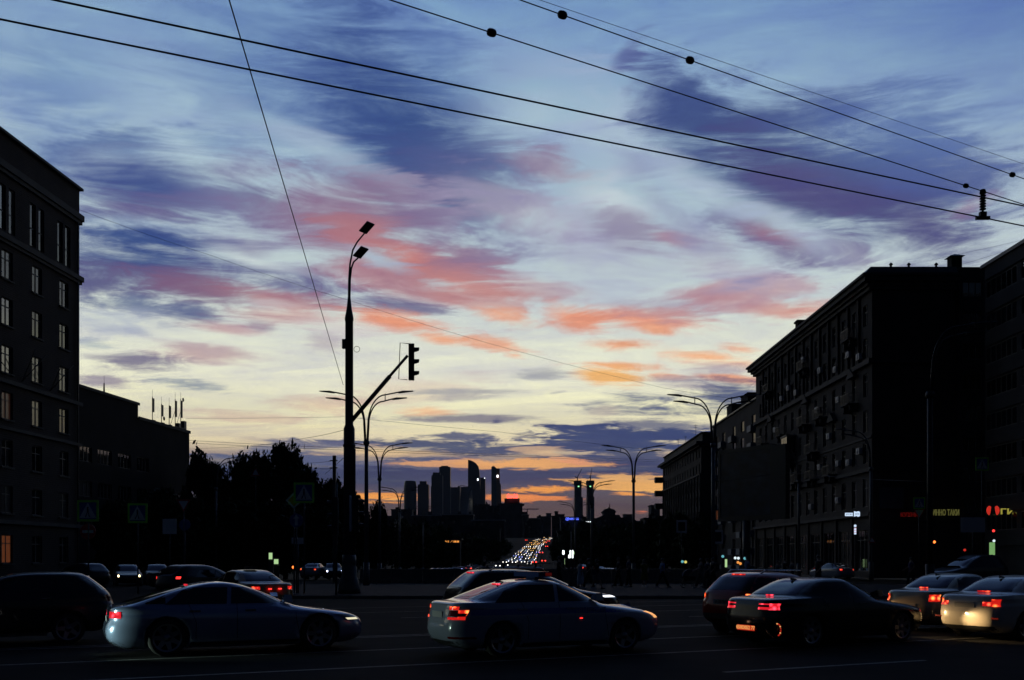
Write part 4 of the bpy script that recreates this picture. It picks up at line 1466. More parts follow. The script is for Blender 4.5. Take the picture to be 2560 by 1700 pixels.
FT = ["under the leftmost skyscraper", "under the second skyscraper, left of the amber pavilion", "over the amber pavilion", "right of the amber pavilion", "at the left kerb where the headlight queue begins",
      "between the third lamp post and the small tree", "over the white stop lights", "under the blue roof letters", "under the short white light bar", "below the domed theatre's left side", "below the domed theatre's right side",
      "right of the free-standing lamp post", "before the corniced house's far corner", "before the corniced house, half behind the billboard side lamp", "at the billboard's left edge", "below the red sign tower",
      "small and highest beside the headlight queue's left edge", "low behind the parapet and the woman in pale", "low behind the parapet and the standing tall person", "low behind the parapet right of the stop lights"]
for k, (px, py, hw, d) in enumerate(far_specs):
    tree(px, py, hw, d, "round dark tree " + FT[k], True, "trees beside the avenue")

# ================================================================== street lamps
def lamp_meshes():
    g = MB().tube([(0, 0, 0), (0, 0, 1.6)], .2, 14).tube([(0, 0, 1.6), (0, 0, 9.2)], [.14, .12], 12)
    c = MB().lathe([(0, 9.1), (.17, 9.12), (.21, 9.25), (.17, 9.4), (0, 9.42)], 14)
    arms = []
    for sx in (-1, 1):
        for (zt, xt, off) in ((12.55, 2.05, .05), (12.12, 1.65, .1)):
            pts = [(sx * off, 0, 9.4), (sx * (off + .05), 0, 10.4)]
            for k in range(1, 9):
                a = k / 8 * PI / 2
                pts.append((sx * (off + .05 + (xt * .55) * (1 - math.cos(a))), 0, 10.4 + (zt - 10.4 - .22) * math.sin(a)))
            pts.append((sx * xt, 0, zt - .06))
            arms.append(MB().tube(pts, [.055] * 2 + [.045] * 9, 7))
    h = MB().add([(0, -.14, 0), (.3, -.17, .02), (.95, -.12, .06), (.95, .12, .06), (.3, .17, .02), (0, .14, 0), (0, -.07, .09), (.3, -.1, .13), (.95, -.07, .1), (.95, .07, .1), (.3, .1, .13), (0, .07, .09)],
                 [(0, 1, 2, 3, 4, 5), (11, 10, 9, 8, 7, 6), (0, 6, 7, 1), (1, 7, 8, 2), (2, 8, 9, 3), (3, 9, 10, 4), (4, 10, 11, 5), (5, 11, 6, 0)])
    ties = MB().tube([(-1.2, 0, 11.98), (-1.2, 0, 12.4)], .03, 5)
    return [fixn(x.mesh(n, M_pole)) for x, n in ((g, "pole"), (c, "collar"))], [fixn(a.mesh("arm", M_pole)) for a in arms], fixn(h.mesh("lamp_head", M_metal)), fixn(ties.mesh("tie", M_pole))


LP_, LARM, LHEAD, LTIE = lamp_meshes()


def street_lamp(px, d, lab, both=True, dark=False, rz=0.0):
    p = pt(px, HY, d)
    t = thing("street_lamp", lab, "street lamp", (p.x, d, gz(d)), rz, "double-armed street lamps")
    put("pole", LP_[0], t)
    put("collar", LP_[1], t)
    k = 0
    for sx in (-1, 1):
        for (zt, xt) in ((12.55, 2.05), (12.12, 1.65)):
            if sx == 1 or both:
                a = put("arm", LARM[k], t)
                h = put("lamp_head", LHEAD, a, (sx * xt, 0, zt - .12), (0, -.06 * 1, 0 if sx > 0 else PI))
                if sx < 0:
                    h.rotation_euler = (0, -.06, PI)
            k += 1
    if both:
        put("tie", LTIE, t)
    put("tie", LTIE, t, (2.4, 0, 0))
    if dark:
        for o in list(t.children_recursive):
            o.material_slots[0].link = "OBJECT"
            o.material_slots[0].material = M_black
    return t


for (px, d, lab) in ((916, 63.7, "street lamp right behind the thick main pole, biggest of the left row"), (949, 90.6, "second street lamp of the left row, beside the small tree"),
                     (999, 136, "third street lamp of the left row, in front of the leftmost skyscraper"), (1058, 175, "fourth and faintest street lamp of the left row, before the second skyscraper"),
                     (1783, 65, "street lamp before the right-hand houses, biggest of the right row"), (1584, 92.5, "street lamp standing free in front of the orange glow on the right"),
                     (1479, 127, "street lamp in front of the right unfinished skyscraper"), (1438, 166, "street lamp in front of the left unfinished skyscraper"),
                     (1428, 213, "smallest street lamp over the blue roof letters"), (1650, 213, "small street lamp near the corniced house's foot"),
                     (1352, 330, "tiny street lamp beside the crowded avenue's right lanes")):
    street_lamp(px, d, lab)
street_lamp(540, 101, "one-sided street lamp over the left trees", both=False)
street_lamp(2178, 82, "dim one-sided street lamp before the stucco house's near corner", both=False, rz=PI)
street_lamp(1997, 93, "dim one-sided street lamp before the stucco house's middle", both=False, rz=PI)
street_lamp(2325, 45, "near one-sided street lamp before the bare side wall", both=False, dark=True)

# ================================================================== the big pole with twin lamps and traffic light
DP = 49.0


def rel(px, py, d=DP):
    return pt(px, py, d) - Vector((pt(873, HY, DP).x, DP, 0.14))


mp = thing("main_pole", "thick black pole with a flared base and twin lamps, left of centre", "pole", (pt(873, HY, DP).x, DP, 0.14))
part("base", MB().lathe([(0, 0), (.56, 0), (.54, .25), (.42, .75), (.38, .8), (.38, 1.3), (.33, 1.36), (.36, 1.45), (.33, 1.9), (0, 1.9)], 20), M_metal, mp)
part("shaft", MB().lathe([(0, 1.903), (.275, 1.903), (.275, 8.1), (.2, 8.3), (.195, 13.4), (.215, 13.42), (.215, 13.55), (.13, 14.0), (.05, 14.75), (0, 14.75)], 20), M_metal, mp)
part("band", MB().lathe([(.28, 7.2), (.31, 7.22), (.31, 7.32), (.28, 7.34)], 20), M_metal, mp)
part("junction_box", MB().box(-.34, -.18, -.1, .12, 12.05, 12.5), M_metal, mp)
part("conduit", MB().tube([(.29, -.1, 2), (.3, -.1, 7.1)], .04, 6), M_metal, mp)
ring = MB()
rc = rel(892, 873)
ring.tube([(rc.x + .145 * math.cos(a), rc.y, rc.z + .145 * math.sin(a)) for a in [k * PI / 10 for k in range(21)]], .012, 5, cap=False)
part("cable_loop", ring, M_wire, mp)
for pts_, hd in (([(872, 742), (872.5, 700), (875, 660), (882, 625), (893, 605), (912, 582)], (918, 570)), ([(874, 742), (875, 700), (878, 672), (884, 655), (897, 643)], (903, 632))):
    a = part("arm", MB().tube([tuple(rel(*q)) for q in pts_], [.05, .048, .045, .042, .04, .04][:len(pts_)], 8), M_metal, mp)
    c = rel(*hd)
    ux = Vector((.37, -.25, .30)) * .62
    uy = Vector((.30, .55, .02)) * .45
    up = Vector((-.12, .05, .14)) * .35
    vs = [c - ux - uy, c + ux - uy, c + ux + uy, c - ux + uy]
    vs += [v + up for v in vs]
    part("lamp_head", MB().add([tuple(v) for v in vs], [(0, 1, 2, 3), (7, 6, 5, 4), (0, 4, 5, 1), (1, 5, 6, 2), (2, 6, 7, 3), (3, 7, 4, 0)]), M_black, a)
part("signal_arm", MB().tube([tuple(rel(872, 1060)), tuple(rel(975, 940))], .105, 10).tube([tuple(rel(972, 943)), tuple(rel(1019, 889))], .07, 10), M_metal, mp)


def traffic_light(loc, lab, rz=0.0, s=1.0, frame=True, grp=None):
    """three-lamp head looking along local +x"""
    t = thing("traffic_light", lab, "traffic light", loc, rz, grp)
    part("housing", MB().box(-.14, .14, -.17, .17, -.88, .88), M_black, t)
    for k, z in enumerate((.58, 0, -.58)):
        v = MB()
        n = 9
        for r_, dx in ((.15, 0), (.15, .24)):
            for i in range(n):
                a = math.radians(-20 + 220 * i / (n - 1))
                xx = dx if r_ and i not in (0, n - 1) else dx * .35
                v.v.append((.143 + xx, r_ * math.cos(a), z + r_ * math.sin(a)))
        for i in range(n - 1):
            v.f.append((i, i + 1, n + i + 1, n + i)); v.sm.append(True)
        vz = part("visor", v, M_black, t)
        part("lens", MB().lathe([(0, 0), (.12, 0), (.12, .01), (0, .02)], 14, (0, 0, 0)), mat("dark_lens", (.03, .02, .02), .2, var=0), t, loc=(.145, 0, z), rot=(0, PI / 2, 0))
    if frame:
        part("backing_frame", MB().tube([(-.14, 0, .9), (-.55, 0, .93), (-.62, 0, -.85), (-.2, 0, -.88)], .022, 6, smooth=False), M_metal, t)
    t.scale = (s, s, s)
    return t


traffic_light(tuple(pt(1028.5, 905, DP)), "traffic light at the tip of the slanting arm, black against the sky", 0.12)
traffic_light(tuple(pt(890, 1286, DP - .2)), "dim traffic light fixed to the thick pole's lower right side", 0.1, frame=False)
bd = solo("signal_backboard", MB().box(0, .03, -.45, .45, 0, 1.75).box(.031, .06, -.2, .2, .1, 1.6), M_white, "pale-edged board behind the dim traffic light on the thick pole", "signal board", tuple(pt(877, 1329, DP - .35)))
traffic_light(tuple(pt(838, 1290, 47)), "dim traffic light on its own post left of the thick pole", PI, frame=False)
solo("signal_post", MB().tube([(0, 0, 0), (0, 0, 5.3)], .055, 8), M_metal, "thin post carrying the dim traffic light left of the thick pole", "post", (pt(838, 0, 47.0).x, 47.3, .14))
# wooden-looking wire pole behind
tp_ = thing("wire_pole", "slim square pole with two cross wires between the trees and the thick pole", "pole", (pt(836, 0, 75).x, 75, 0))
part("shaft", MB().box(-.12, .12, -.12, .12, 0, 9.6), M_metal, tp_)
for y in (1152, 1170):
    z = zof(y, 75)
    part("bracket", MB().tube([(-.35, 0, z), (.25, -.14, z)], .05, 6), M_metal, tp_)

# ================================================================== overhead wires
def wire(lab, pts, r, sag=0.0, name="overhead_wire"):
    P_ = [Vector(p) for p in pts]
    out = []
    for a, b in zip(P_, P_[1:]):
        for k in range(8):
            t_ = k / 8
            q = a.lerp(b, t_)
            q.z -= sag * 4 * t_ * (1 - t_)
            out.append(q)
    out.append(P_[-1])
    g = MB().tube([tuple(q) for q in out], r, 5)
    o = put(name, g.mesh(name, M_wire), None, label=lab)
    o["category"] = "overhead wire"
    o["group"] = "overhead wires"
    return o


def ext(a, b, t0, t1):
    a, b = Vector(a), Vector(b)
    return a + (b - a) * t0, a + (b - a) * t1


W1a, W1b = pt(0, 48, 7.755), pt(2560, 565, 12.58)
wire("lower thick trolley wire crossing the whole sky, entering at the left edge", ext(W1a, W1b, -.5, 1.6), .0085)
W2a, W2b = pt(136, 0, 7.49), pt(2560, 515, 11.95)
wire("upper thick trolley wire crossing the whole sky, entering at the top left", ext(W2a, W2b, -.6, 1.6), .0085)
k_ = (2457 - 1280) / F
tt = (k_ * W1a.y - W1a.x) / ((W1b.x - W1a.x) - k_ * (W1b.y - W1a.y))
A1 = W1a.lerp(W1b, tt)
A3 = Vector((A1.x, A1.y, EYE + (HY - 478) / F * A1.y))
W3a = pt(976, 0, 8.6)
wire("feeder wire with two small beads, ending over the ribbed insulator at the right", (W3a + (W3a - A3) * .5, W3a, A3, A3 + (A3 - W3a) * .5), .006)
W4a, W4b = pt(1301, 0, 9.6), pt(2560, 447, 14.2)
wire("feeder wire with three small beads near the top right", ext(W4a, W4b, -.4, 1.5), .006)
W5a, W5b = pt(1350, 0, 10.2), pt(2560, 410, 15.2)
wire("hair-thin wire running just above the beaded feeder at the top right", ext(W5a, W5b, -.4, 1.5), .0028)


def bead(lab, a, b, px, s=.040):
    k = (px - 1280) / F
    t_ = (k * a.y - a.x) / ((b.x - a.x) - k * (b.y - a.y))
    p = a.lerp(b, t_)
    g = MB().lathe([(0, -s), (s * .6, -s), (s * .85, -s * .7), (s * .95, 0), (s * .85, s * .7), (s * .6, s), (0, s)], 8)
    o = solo("wire_insulator", g, M_black, lab, "insulator", tuple(p), 0, "egg insulators on the feeder wires")
    dv = (b - a).normalized()
    o.rotation_mode = "QUATERNION"
    o.rotation_quaternion = dv.to_track_quat("Z", "Y")


bead("black bead on the lower feeder wire at the top centre", W3a, A3, 1229)
bead("black bead on the lower feeder wire near the ribbed insulator", W3a, A3, 2415, .032)
bead("black bead on the upper feeder wire nearest the top edge", W4a, W4b, 1406, .044)
bead("black bead in the middle of the upper feeder wire", W4a, W4b, 1725, .043)
bead("black bead on the upper feeder wire near the right edge", W4a, W4b, 2531, .04)
ri = thing("ribbed_insulator", "ribbed insulator hanging between two wires at the right edge", "insulator", tuple(A1))
h_ = A3.z - A1.z
part("rod", MB().tube([(0, 0, 0), (0, 0, h_)], .014, 6), M_black, ri)
for k in range(7):
    z = h_ * (.28 + .1 * k)
    part("rib", MB().lathe([(0.015, 0), (.038, .008), (.038, .02), (.015, .028)], 12, (0, 0, z)), M_black, ri)
part("clamp", MB().box(-.085, .085, -.02, .02, -.022, .016).box(-.04, .04, -.025, .025, .017, .07), M_black, ri)
part("hook", MB().lathe([(0, 0), (.04, 0), (.03, .03), (0, .03)], 8, (0, 0, h_ - .01)), M_black, ri)
wire("long wire dropping steeply from the top edge to the thick pole", (pt(520, -180, 14.2), pt(573, 0, 15.6), pt(858, 962, DP)), .012, .0)
wire("hair-thin wire sagging from the brick building across the sky to the right row", (pt(195, 523, 84), pt(520, 636, 90), pt(870, 750, 96), pt(1250, 866, 104), pt(1660, 970, 114), pt(1880, 1002, 137)), .014, .1)
wire("thin wire from the low block's roof masts past the thick pole towards the right lamps", (pt(465, 1046, 133), pt(860, 1042, 110), pt(1250, 1080, 110), pt(1660, 1128, 120)), .014, .05)
wire("upper of two close wires low over the trees, crossing the skyscrapers", (pt(473, 1101, 133), pt(860, 1120, 125), pt(1300, 1138, 130), pt(1672, 1150, 200)), .020, .05)
wire("lower of two close wires low over the trees, crossing the skyscrapers", (pt(473, 1107, 133), pt(860, 1125, 125), pt(1300, 1142, 130), pt(1672, 1155, 200)), .020, .05)
wire("wire curving up from the low block to the thick pole", (pt(473, 1122, 133), pt(640, 1114, 90), pt(758, 1096, 65), pt(860, 1075, DP)), .012, .04)
wire("short upper wire between the tree tops and the square wire pole", (pt(768, 1158, 100), pt(836, 1152, 75)), .014, .03)
wire("short lower wire between the tree tops and the square wire pole", (pt(800, 1172, 100), pt(836, 1170, 75)), .014, .03)
wire("stay slanting from the square wire pole up to the thick pole", (pt(812, 1186, 75), pt(836, 1165, 75), pt(858, 1146, DP)), .016, 0)
wire("thin roof wire at the right edge above the capped shaft", (pt(2400, 662, 96), pt(2560, 612, 84)), .012, .05)
wire("thin roof wire beside the banded block's roof", (pt(2330, 650, 100), pt(2600, 590, 84)), .009, .03)
wire("faint wire from the near dim lamp across the stucco house's lower storeys", (pt(1700, 1215, 88), pt(1960, 1180, 84), pt(2330, 1205, 60)), .012, .1)

# ================================================================== road signs
M_blue = mat("sign_blue", (.02, .06, .28), .5, var=0)
M_green = mat("sign_fluorescent_green", (.25, .75, .06), .5, var=0)
M_signw = mat("sign_white", (.6, .6, .62), .5, var=0)
M_signr = mat("sign_red", (.45, .03, .03), .5, var=0)
M_signy = mat("sign_yellow", (.5, .35, .02), .5, var=0)


def disc(g, r, y0, y1, cx=0, cz=0, n=20):
    return g.prism([(cx + r * math.cos(2 * PI * k / n), cz + r * math.sin(2 * PI * k / n)) for k in range(n)], y0, y1)


def pictogram(root, s):
    tri = MB().prism([(-.40 * s, -.34 * s), (.40 * s, -.34 * s), (0, .38 * s)], -.036, -.031)
    t_ = part("white_triangle", tri, M_signw, root)
    f = MB()
    disc(f, .045 * s, -.042, -.037, 0, .14 * s, 10)
    f.prism([(-.035 * s, .09 * s), (.045 * s, .09 * s), (.04 * s, -.06 * s), (-.03 * s, -.06 * s)], -.042, -.037)
    f.prism([(-.03 * s, -.061 * s), (.01 * s, -.061 * s), (-.08 * s, -.30 * s), (-.13 * s, -.28 * s)], -.042, -.037)
    f.prism([(.011 * s, -.061 * s), (.04 * s, -.061 * s), (.11 * s, -.29 * s), (.06 * s, -.30 * s)], -.042, -.037)
    part("walking_figure", f, M_black, t_)


def crossing_sign(px, py, d, s, lab, base=None, post=True):
    p = pt(px, py, d)
    z0 = gz(d) + (.14 if 46 < d < 65 and -11 < p.x < 40 else 0)
    t = thing("crossing_sign", lab, "road sign", (p.x, d, z0), 0, "pedestrian crossing signs with green borders")
    zc = p.z - z0
    e = Vector((0, 0, zc))
    part("green_border", MB().box(-s / 2, s / 2, -.02, 0, -s / 2, s / 2), M_green, t, loc=e)
    b = part("blue_plate", MB().box(-s * .39, s * .39, -.03, -.022, -s * .39, s * .39), M_blue, t, loc=e)
    pictogram(b, s)
    if post:
        part("post", MB().tube([(0, .05, 0), (0, .05, zc + s * .4)], .04, 8), M_metal, t)
    return t


crossing_sign(760, 1232, 49, 1.02, "green-bordered crossing sign high on a post just left of the thick pole")
crossing_sign(220, 1277, 50, 1.08, "leftmost green-bordered crossing sign, before the brick building")
crossing_sign(344, 1283, 52, 1.04, "green-bordered crossing sign before the low black block")
crossing_sign(2455, 1160, 78, 1.05, "dim green-bordered crossing sign before the banded block, farthest right")
crossing_sign(2298, 1258, 80, .95, "dim green-bordered crossing sign above a give-way triangle on the right")


def sign(px, py, d, lab, shape, s, m, m2=None, rz=0):
    p = pt(px, py, d)
    z0 = gz(d)
    t = thing("road_sign", lab, "road sign", (p.x, d, z0), rz)
    zc = p.z - z0
    if shape == "round":
        poly = [(s * math.cos(2 * PI * k / 24), s * math.sin(2 * PI * k / 24)) for k in range(24)]
    elif shape == "tri":
        poly = [(0, -s), (s, s * .75), (-s, s * .75)]
    elif shape == "triup":
        poly = [(0, s), (-s, -s * .75), (s, -s * .75)]
    elif shape == "diamond":
        poly = [(0, -s), (s, 0), (0, s), (-s, 0)]
    else:
        poly = [(-s, -s * shape), (s, -s * shape), (s, s * shape), (-s, s * shape)]
    part("plate", MB().prism(poly, -.02, 0), m, t, loc=(0, 0, zc))
    if m2:
        if shape == "round" and m is M_signr:
            part("bar", MB().box(-s * .7, s * .7, -.03, -.022, -s * .18, s * .18), m2, t, loc=(0, 0, zc))
        elif shape == "round":
            part("arrow", MB().prism([(-.07, -.25), (.07, -.25), (.07, .08), (.16, .08), (0, .3), (-.16, .08), (-.07, .08)], -.03, -.022), m2, t, loc=(0, 0, zc))
        else:
            part("inner_plate", MB().prism([(x * .68, z * .68) for x, z in poly], -.03, -.022), m2, t, loc=(0, 0, zc))
    part("post", MB().tube([(0, .05, 0), (0, .05, zc)], .035, 8), M_metal, t)


sign(735, 1251, 49.6, "white-edged diamond sign tucked behind the near crossing sign", "diamond", .42, M_signw, M_signy)
sign(741, 1301, 49.4, "round blue arrow sign under the near crossing sign", "round", .34, M_blue, M_signw)
sign(220, 1329, 50.3, "round no-entry sign under the leftmost crossing sign", "round", .40, M_signr, M_signw)
sign(459, 1262, 62, "inverted give-way triangle before the dark trees on the left", "tri", .45, M_signr, M_signw)
sign(462, 1312, 62.3, "round dim sign under the left give-way triangle", "round", .36, M_blue)
sign(424, 1316, 60, "pale square board left of the give-way triangle", 1.1, .42, M_signw)
sign(639, 1181, 110, "small warning triangle high against the left trees", "triup", .55, M_signr, M_signw)
sign(2298, 1283, 80.3, "inverted give-way triangle under the dim crossing sign on the right", "tri", .5, M_signr, M_signw)
sign(1704, 1316, 96, "dim arch-marked board on a post among the right trees", 1.25, .5, M_signw, M_black)
sign(1795, 1342, 84, "dim portrait board on a post near the billboard's foot", 1.4, .42, M_signw, M_black)
sign(2432, 1312, 78, "dim pale notice board on the right before the banded block", .62, .95, M_signw)
sign(745, 1352, 49.7, "small pale board low on the post left of the thick pole", .5, .32, M_signw)
sign(2180, 1350, 80, "small warning triangle low before the bare side wall", "triup", .3, M_signr, M_signw)

# lit panels of stops and kiosks
E_p1 = emit("stop_panel_green", (.55, .85, .40), .75)
E_p2 = emit("stop_panel_dim_green", (.22, .42, .16), .35)
E_p3 = emit("stop_panel_white", (.9, 1.0, 1.0), 3.0)
for (x0, x1, y0, y1, d, m_, lab) in (
        (672, 680, 1382, 1398, 90, E_p1, "upper left pale green lit panel behind the cars left of the pole"), (685, 695, 1398, 1410, 92, E_p1, "short pale green lit panel, second of the stop's three"),
        (685, 695, 1420, 1438, 92.6, E_p2, "dim green lit panel lowest of the stop's three"), (1406, 1411, 1376, 1386, 280, E_p3, "short white lit panel at the left of the right-hand stop lights"),
        (1407.5, 1412, 1396, 1411, 285, E_p1, "pale green lit panel lowest at the right-hand stop lights"), (1424.5, 1427.5, 1376, 1394, 282, E_p3, "narrow white lit panel in the middle of the right-hand stop lights"),
        (1429.5, 1433, 1375.5, 1395, 283, E_p3, "tallest white lit panel of the right-hand stop lights"), (1434, 1437, 1379, 1386, 284, E_p1, "small green-white panel rightmost of the right-hand stop lights"),
        (1421, 1426, 1387, 1395, 278, E_p3, "small square white panel beside the narrow one"), (1500.5, 1503.5, 1387, 1399.5, 260, E_p3, "lone white lit panel right of the stop lights"),
        (1813, 1818, 1398, 1418, 120, E_p1, "pale yellowish lit doorway panel behind the red car")):
    a, b = pt(x0, y1, d), pt(x1, y0, d)
    z0 = gz(d)
    t = thing("advertising_light_box", lab, "light box", (a.x, d, z0))
    part("glowing_face", MB().box(0, b.x - a.x, 0, .12, max(a.z - z0, .05), b.z - z0), m_, t)
    part("casing", MB().box(-.06, b.x - a.x + .06, .123, .3, 0, b.z - z0 + .08), M_metal, t)
# little coloured shop lights behind the red car
for (px, py, m_, lab) in ((1807, 1391, emit("cyan_light", (.2, .7, .8), .6), "tiny cyan shop light over the red car"), (1838, 1395, emit("pale_light", (.8, .95, 1), 1.0), "pair-like pale shop light right of the cyan one"),
                          (1846, 1395.5, MATS["pale_light"], "second pale shop light beside its neighbour"), (1862, 1396, MATS["cyan_light"], "faint cyan shop light before the stucco house"),
                          (1845, 1406, E_lit, "small amber shop light below the pale ones"), (1851, 1409, E_lit, "tiny amber shop light lowest of the group"),
                          (1706, 1404, MATS["cyan_light"], "small blue light among the right people"), (1714, 1405, emit("yellow_light", (.9, .8, .2), .8), "small yellow light among the right people"),
                          (2336, 1355, E_orange, "orange lamp before the side wall on the right"), (2485, 1352, MATS["pale_light"], "small white lamp above the green advertising column"),
                          (2484, 1327, E_red, "small red light high over the green advertising column"), (2412, 1375, E_rsign, "dim red light left of the green advertising column"), (733, 1418, E_orange, "tiny orange light left of the white saloon by the pole")):
    p = pt(px, py, 75 if px < 2300 and px > 1700 else 80)
    s = .11
    solo("small_light", MB().lathe([(0, -s), (s * .7, -s * .7), (s, 0), (s * .7, s * .7), (0, s)], 10), m_, lab, "lamp", tuple(p), 0)

# ================================================================== cars
def paint(name, c, metal=0.0, rough=0.32, coat=0.6):
    return mat(name, c, rough, metal, var=0.04, scale=2.0, coat=coat, spec=0.35)


M_carglass = mat("car_glass", (0.006, 0.008, 0.010), 0.05, var=0, ior=1.55, spec=0.5)
M_tyre = mat("tyre_rubber", (0.012, 0.012, 0.012), 0.8, var=0.2, scale=8)
M_rim = mat("alloy_rim", (0.20, 0.21, 0.23), 0.35, 0.7, var=0.1)
M_chrome = mat("chrome_trim", (0.45, 0.46, 0.48), 0.15, 0.9, var=0)
M_plastic = mat("black_plastic", (0.014, 0.014, 0.015), 0.5, var=0.1)
M_lampoff = mat("unlit_lamp_glass", (0.10, 0.11, 0.12), 0.1, var=0)
M_redlens = mat("unlit_red_lens", (0.12, 0.006, 0.006), 0.15, var=0)
M_plate = mat("plate_white", (0.30, 0.30, 0.30), 0.5, var=0)


def lamp_mat(name, cold, hot, s0, s1, scale=9.0):
    """lamp lens: dim red glass with bright cells where the bulbs sit"""
    m = bpy.data.materials.new(name)
    m.use_nodes = True
    nt = m.node_tree
    b = nt.nodes["Principled BSDF"]
    b.inputs["Base Color"].default_value = (.05, .004, .004, 1)
    b.inputs["Roughness"].default_value = .15
    tc = nt.nodes.new("ShaderNodeTexCoord")
    vo = nt.nodes.new("ShaderNodeTexVoronoi")
    vo.inputs["Scale"].default_value = scale
    nt.links.new(tc.outputs["Object"], vo.inputs["Vector"])
    mr = nt.nodes.new("ShaderNodeMapRange")
    mr.interpolation_type = "SMOOTHSTEP"
    for i, v in ((1, .62), (2, .12)):
        mr.inputs[i].default_value = v
    nt.links.new(vo.outputs["Distance"], mr.inputs[0])
    mx = nt.nodes.new("ShaderNodeMix")
    mx.data_type = "RGBA"
    mx.inputs[6].default_value = (*cold, 1)
    mx.inputs[7].default_value = (*hot, 1)
    nt.links.new(mr.outputs[0], mx.inputs[0])
    nt.links.new(mx.outputs[2], b.inputs["Emission Color"])
    st = nt.nodes.new("ShaderNodeMapRange")
    st.inputs[3].default_value = s0
    st.inputs[4].default_value = s1
    nt.links.new(mr.outputs[0], st.inputs[0])
    nt.links.new(st.outputs[0], b.inputs["Emission Strength"])
    MATS[name] = m
    return m


E_tail = lamp_mat("brake_lamp_bright", (1.0, 0.015, 0.015), (1.0, 0.12, 0.05), .55, 2.2, 10)
E_tailo = lamp_mat("tail_lamp_orange_red", (1.0, 0.02, 0.012), (1.0, 0.24, 0.05), .6, 3.2, 8)
E_tailp = lamp_mat("tail_lamp_pink_red", (1.0, 0.018, 0.035), (1.0, 0.07, 0.12), .7, 2.2, 9)
E_hl_dim = emit("headlamp_dim_warm", (1.0, 0.9, 0.6), 0.9)
E_hl_or = emit("headlamp_orange", (1.0, 0.45, 0.15), 1.0)
E_drl = emit("running_light_white", (0.9, 0.93, 1.0), 2.0)

# side profiles: height, rear end, front end, half width, corner squareness
SEDAN = [(.17, -2.02, 2.05, .76, 5), (.24, -2.20, 2.24, .84, 5), (.36, -2.31, 2.33, .885, 5.6), (.50, -2.35, 2.36, .90, 5.6), (.64, -2.345, 2.33, .905, 5.6), (.72, -2.33, 2.25, .905, 5.6),
         (.78, -2.32, 2.08, .90, 5.6), (.84, -2.31, 1.78, .89, 5), (.89, -2.30, 1.40, .88, 5), (.94, -2.28, 1.02, .865, 5.5), (.99, -2.25, .88, .84, 5.5), (1.025, -2.12, .81, .825, 5.5), (1.045, -1.76, .77, .81, 5.5),
         (1.14, -1.56, .60, .76, 5), (1.25, -1.34, .39, .70, 4.6), (1.34, -1.13, .20, .65, 4.2), (1.395, -.93, .03, .60, 4), (1.427, -.74, -.14, .52, 3.8), (1.442, -.58, -.32, .36, 3.2)]
FAST = [(.15, -2.20, 2.22, .80, 5), (.22, -2.36, 2.40, .88, 5), (.34, -2.46, 2.48, .93, 5.6), (.48, -2.49, 2.49, .945, 5.6), (.60, -2.47, 2.44, .95, 5.6), (.68, -2.43, 2.34, .95, 5.6),
        (.75, -2.42, 2.14, .945, 5.6), (.81, -2.42, 1.84, .935, 5), (.86, -2.42, 1.42, .92, 5), (.91, -2.40, 1.12, .90, 5.5), (.955, -2.34, .98, .87, 5.5), (.98, -2.20, .90, .86, 5.5),
        (1.05, -1.97, .75, .82, 5), (1.14, -1.68, .56, .77, 4.8), (1.23, -1.38, .34, .72, 4.5), (1.31, -1.08, .12, .67, 4.2), (1.36, -.84, -.06, .62, 4), (1.39, -.64, -.24, .52, 3.8), (1.402, -.5, -.36, .36, 3.2)]
LIFT = [(.17, -2.05, 2.02, .77, 5), (.24, -2.20, 2.22, .85, 5), (.36, -2.29, 2.31, .89, 5.6), (.50, -2.33, 2.34, .905, 5.6), (.64, -2.32, 2.31, .91, 5.6), (.73, -2.30, 2.22, .91, 5.6),
        (.80, -2.29, 2.02, .905, 5.6), (.86, -2.28, 1.72, .895, 5), (.91, -2.27, 1.36, .885, 5), (.95, -2.26, 1.04, .87, 5.5), (1.00, -2.24, .90, .85, 5.5), (1.035, -2.16, .82, .83, 5.5), (1.05, -1.92, .79, .815, 5.5),
        (1.14, -1.68, .64, .77, 5), (1.24, -1.40, .43, .72, 4.6), (1.33, -1.14, .23, .67, 4.3), (1.40, -.90, .04, .61, 4), (1.435, -.70, -.14, .52, 3.8), (1.45, -.54, -.32, .36, 3.2)]
CROSS = [(.26, -1.98, 2.05, .80, 5), (.34, -2.20, 2.24, .88, 5), (.48, -2.30, 2.33, .915, 5.6), (.64, -2.33, 2.35, .925, 5.6), (.78, -2.32, 2.29, .925, 5.6), (.86, -2.30, 2.14, .92, 5.6),
         (.93, -2.28, 1.86, .91, 5), (.99, -2.26, 1.46, .90, 5), (1.04, -2.24, 1.16, .88, 5.5), (1.10, -2.21, 1.00, .86, 5.5), (1.20, -2.12, .78, .82, 5), (1.32, -1.98, .50, .77, 5),
         (1.42, -1.86, .22, .73, 4.6), (1.50, -1.74, -.04, .68, 4.4), (1.55, -1.62, -.30, .60, 4), (1.575, -1.45, -.55, .46, 3.6)]
CITY = [(.17, -2.02, 2.05, .76, 5), (.36, -2.31, 2.33, .885, 4.6), (.64, -2.345, 2.33, .905, 4.4), (.84, -2.31, 1.78, .89, 5), (.94, -2.28, .98, .865, 5.5), (1.045, -1.72, .73, .81, 5.5),
        (1.25, -1.24, .24, .70, 4.6), (1.40, -.74, -.26, .59, 4), (1.445, -.58, -.46, .25, 3)]


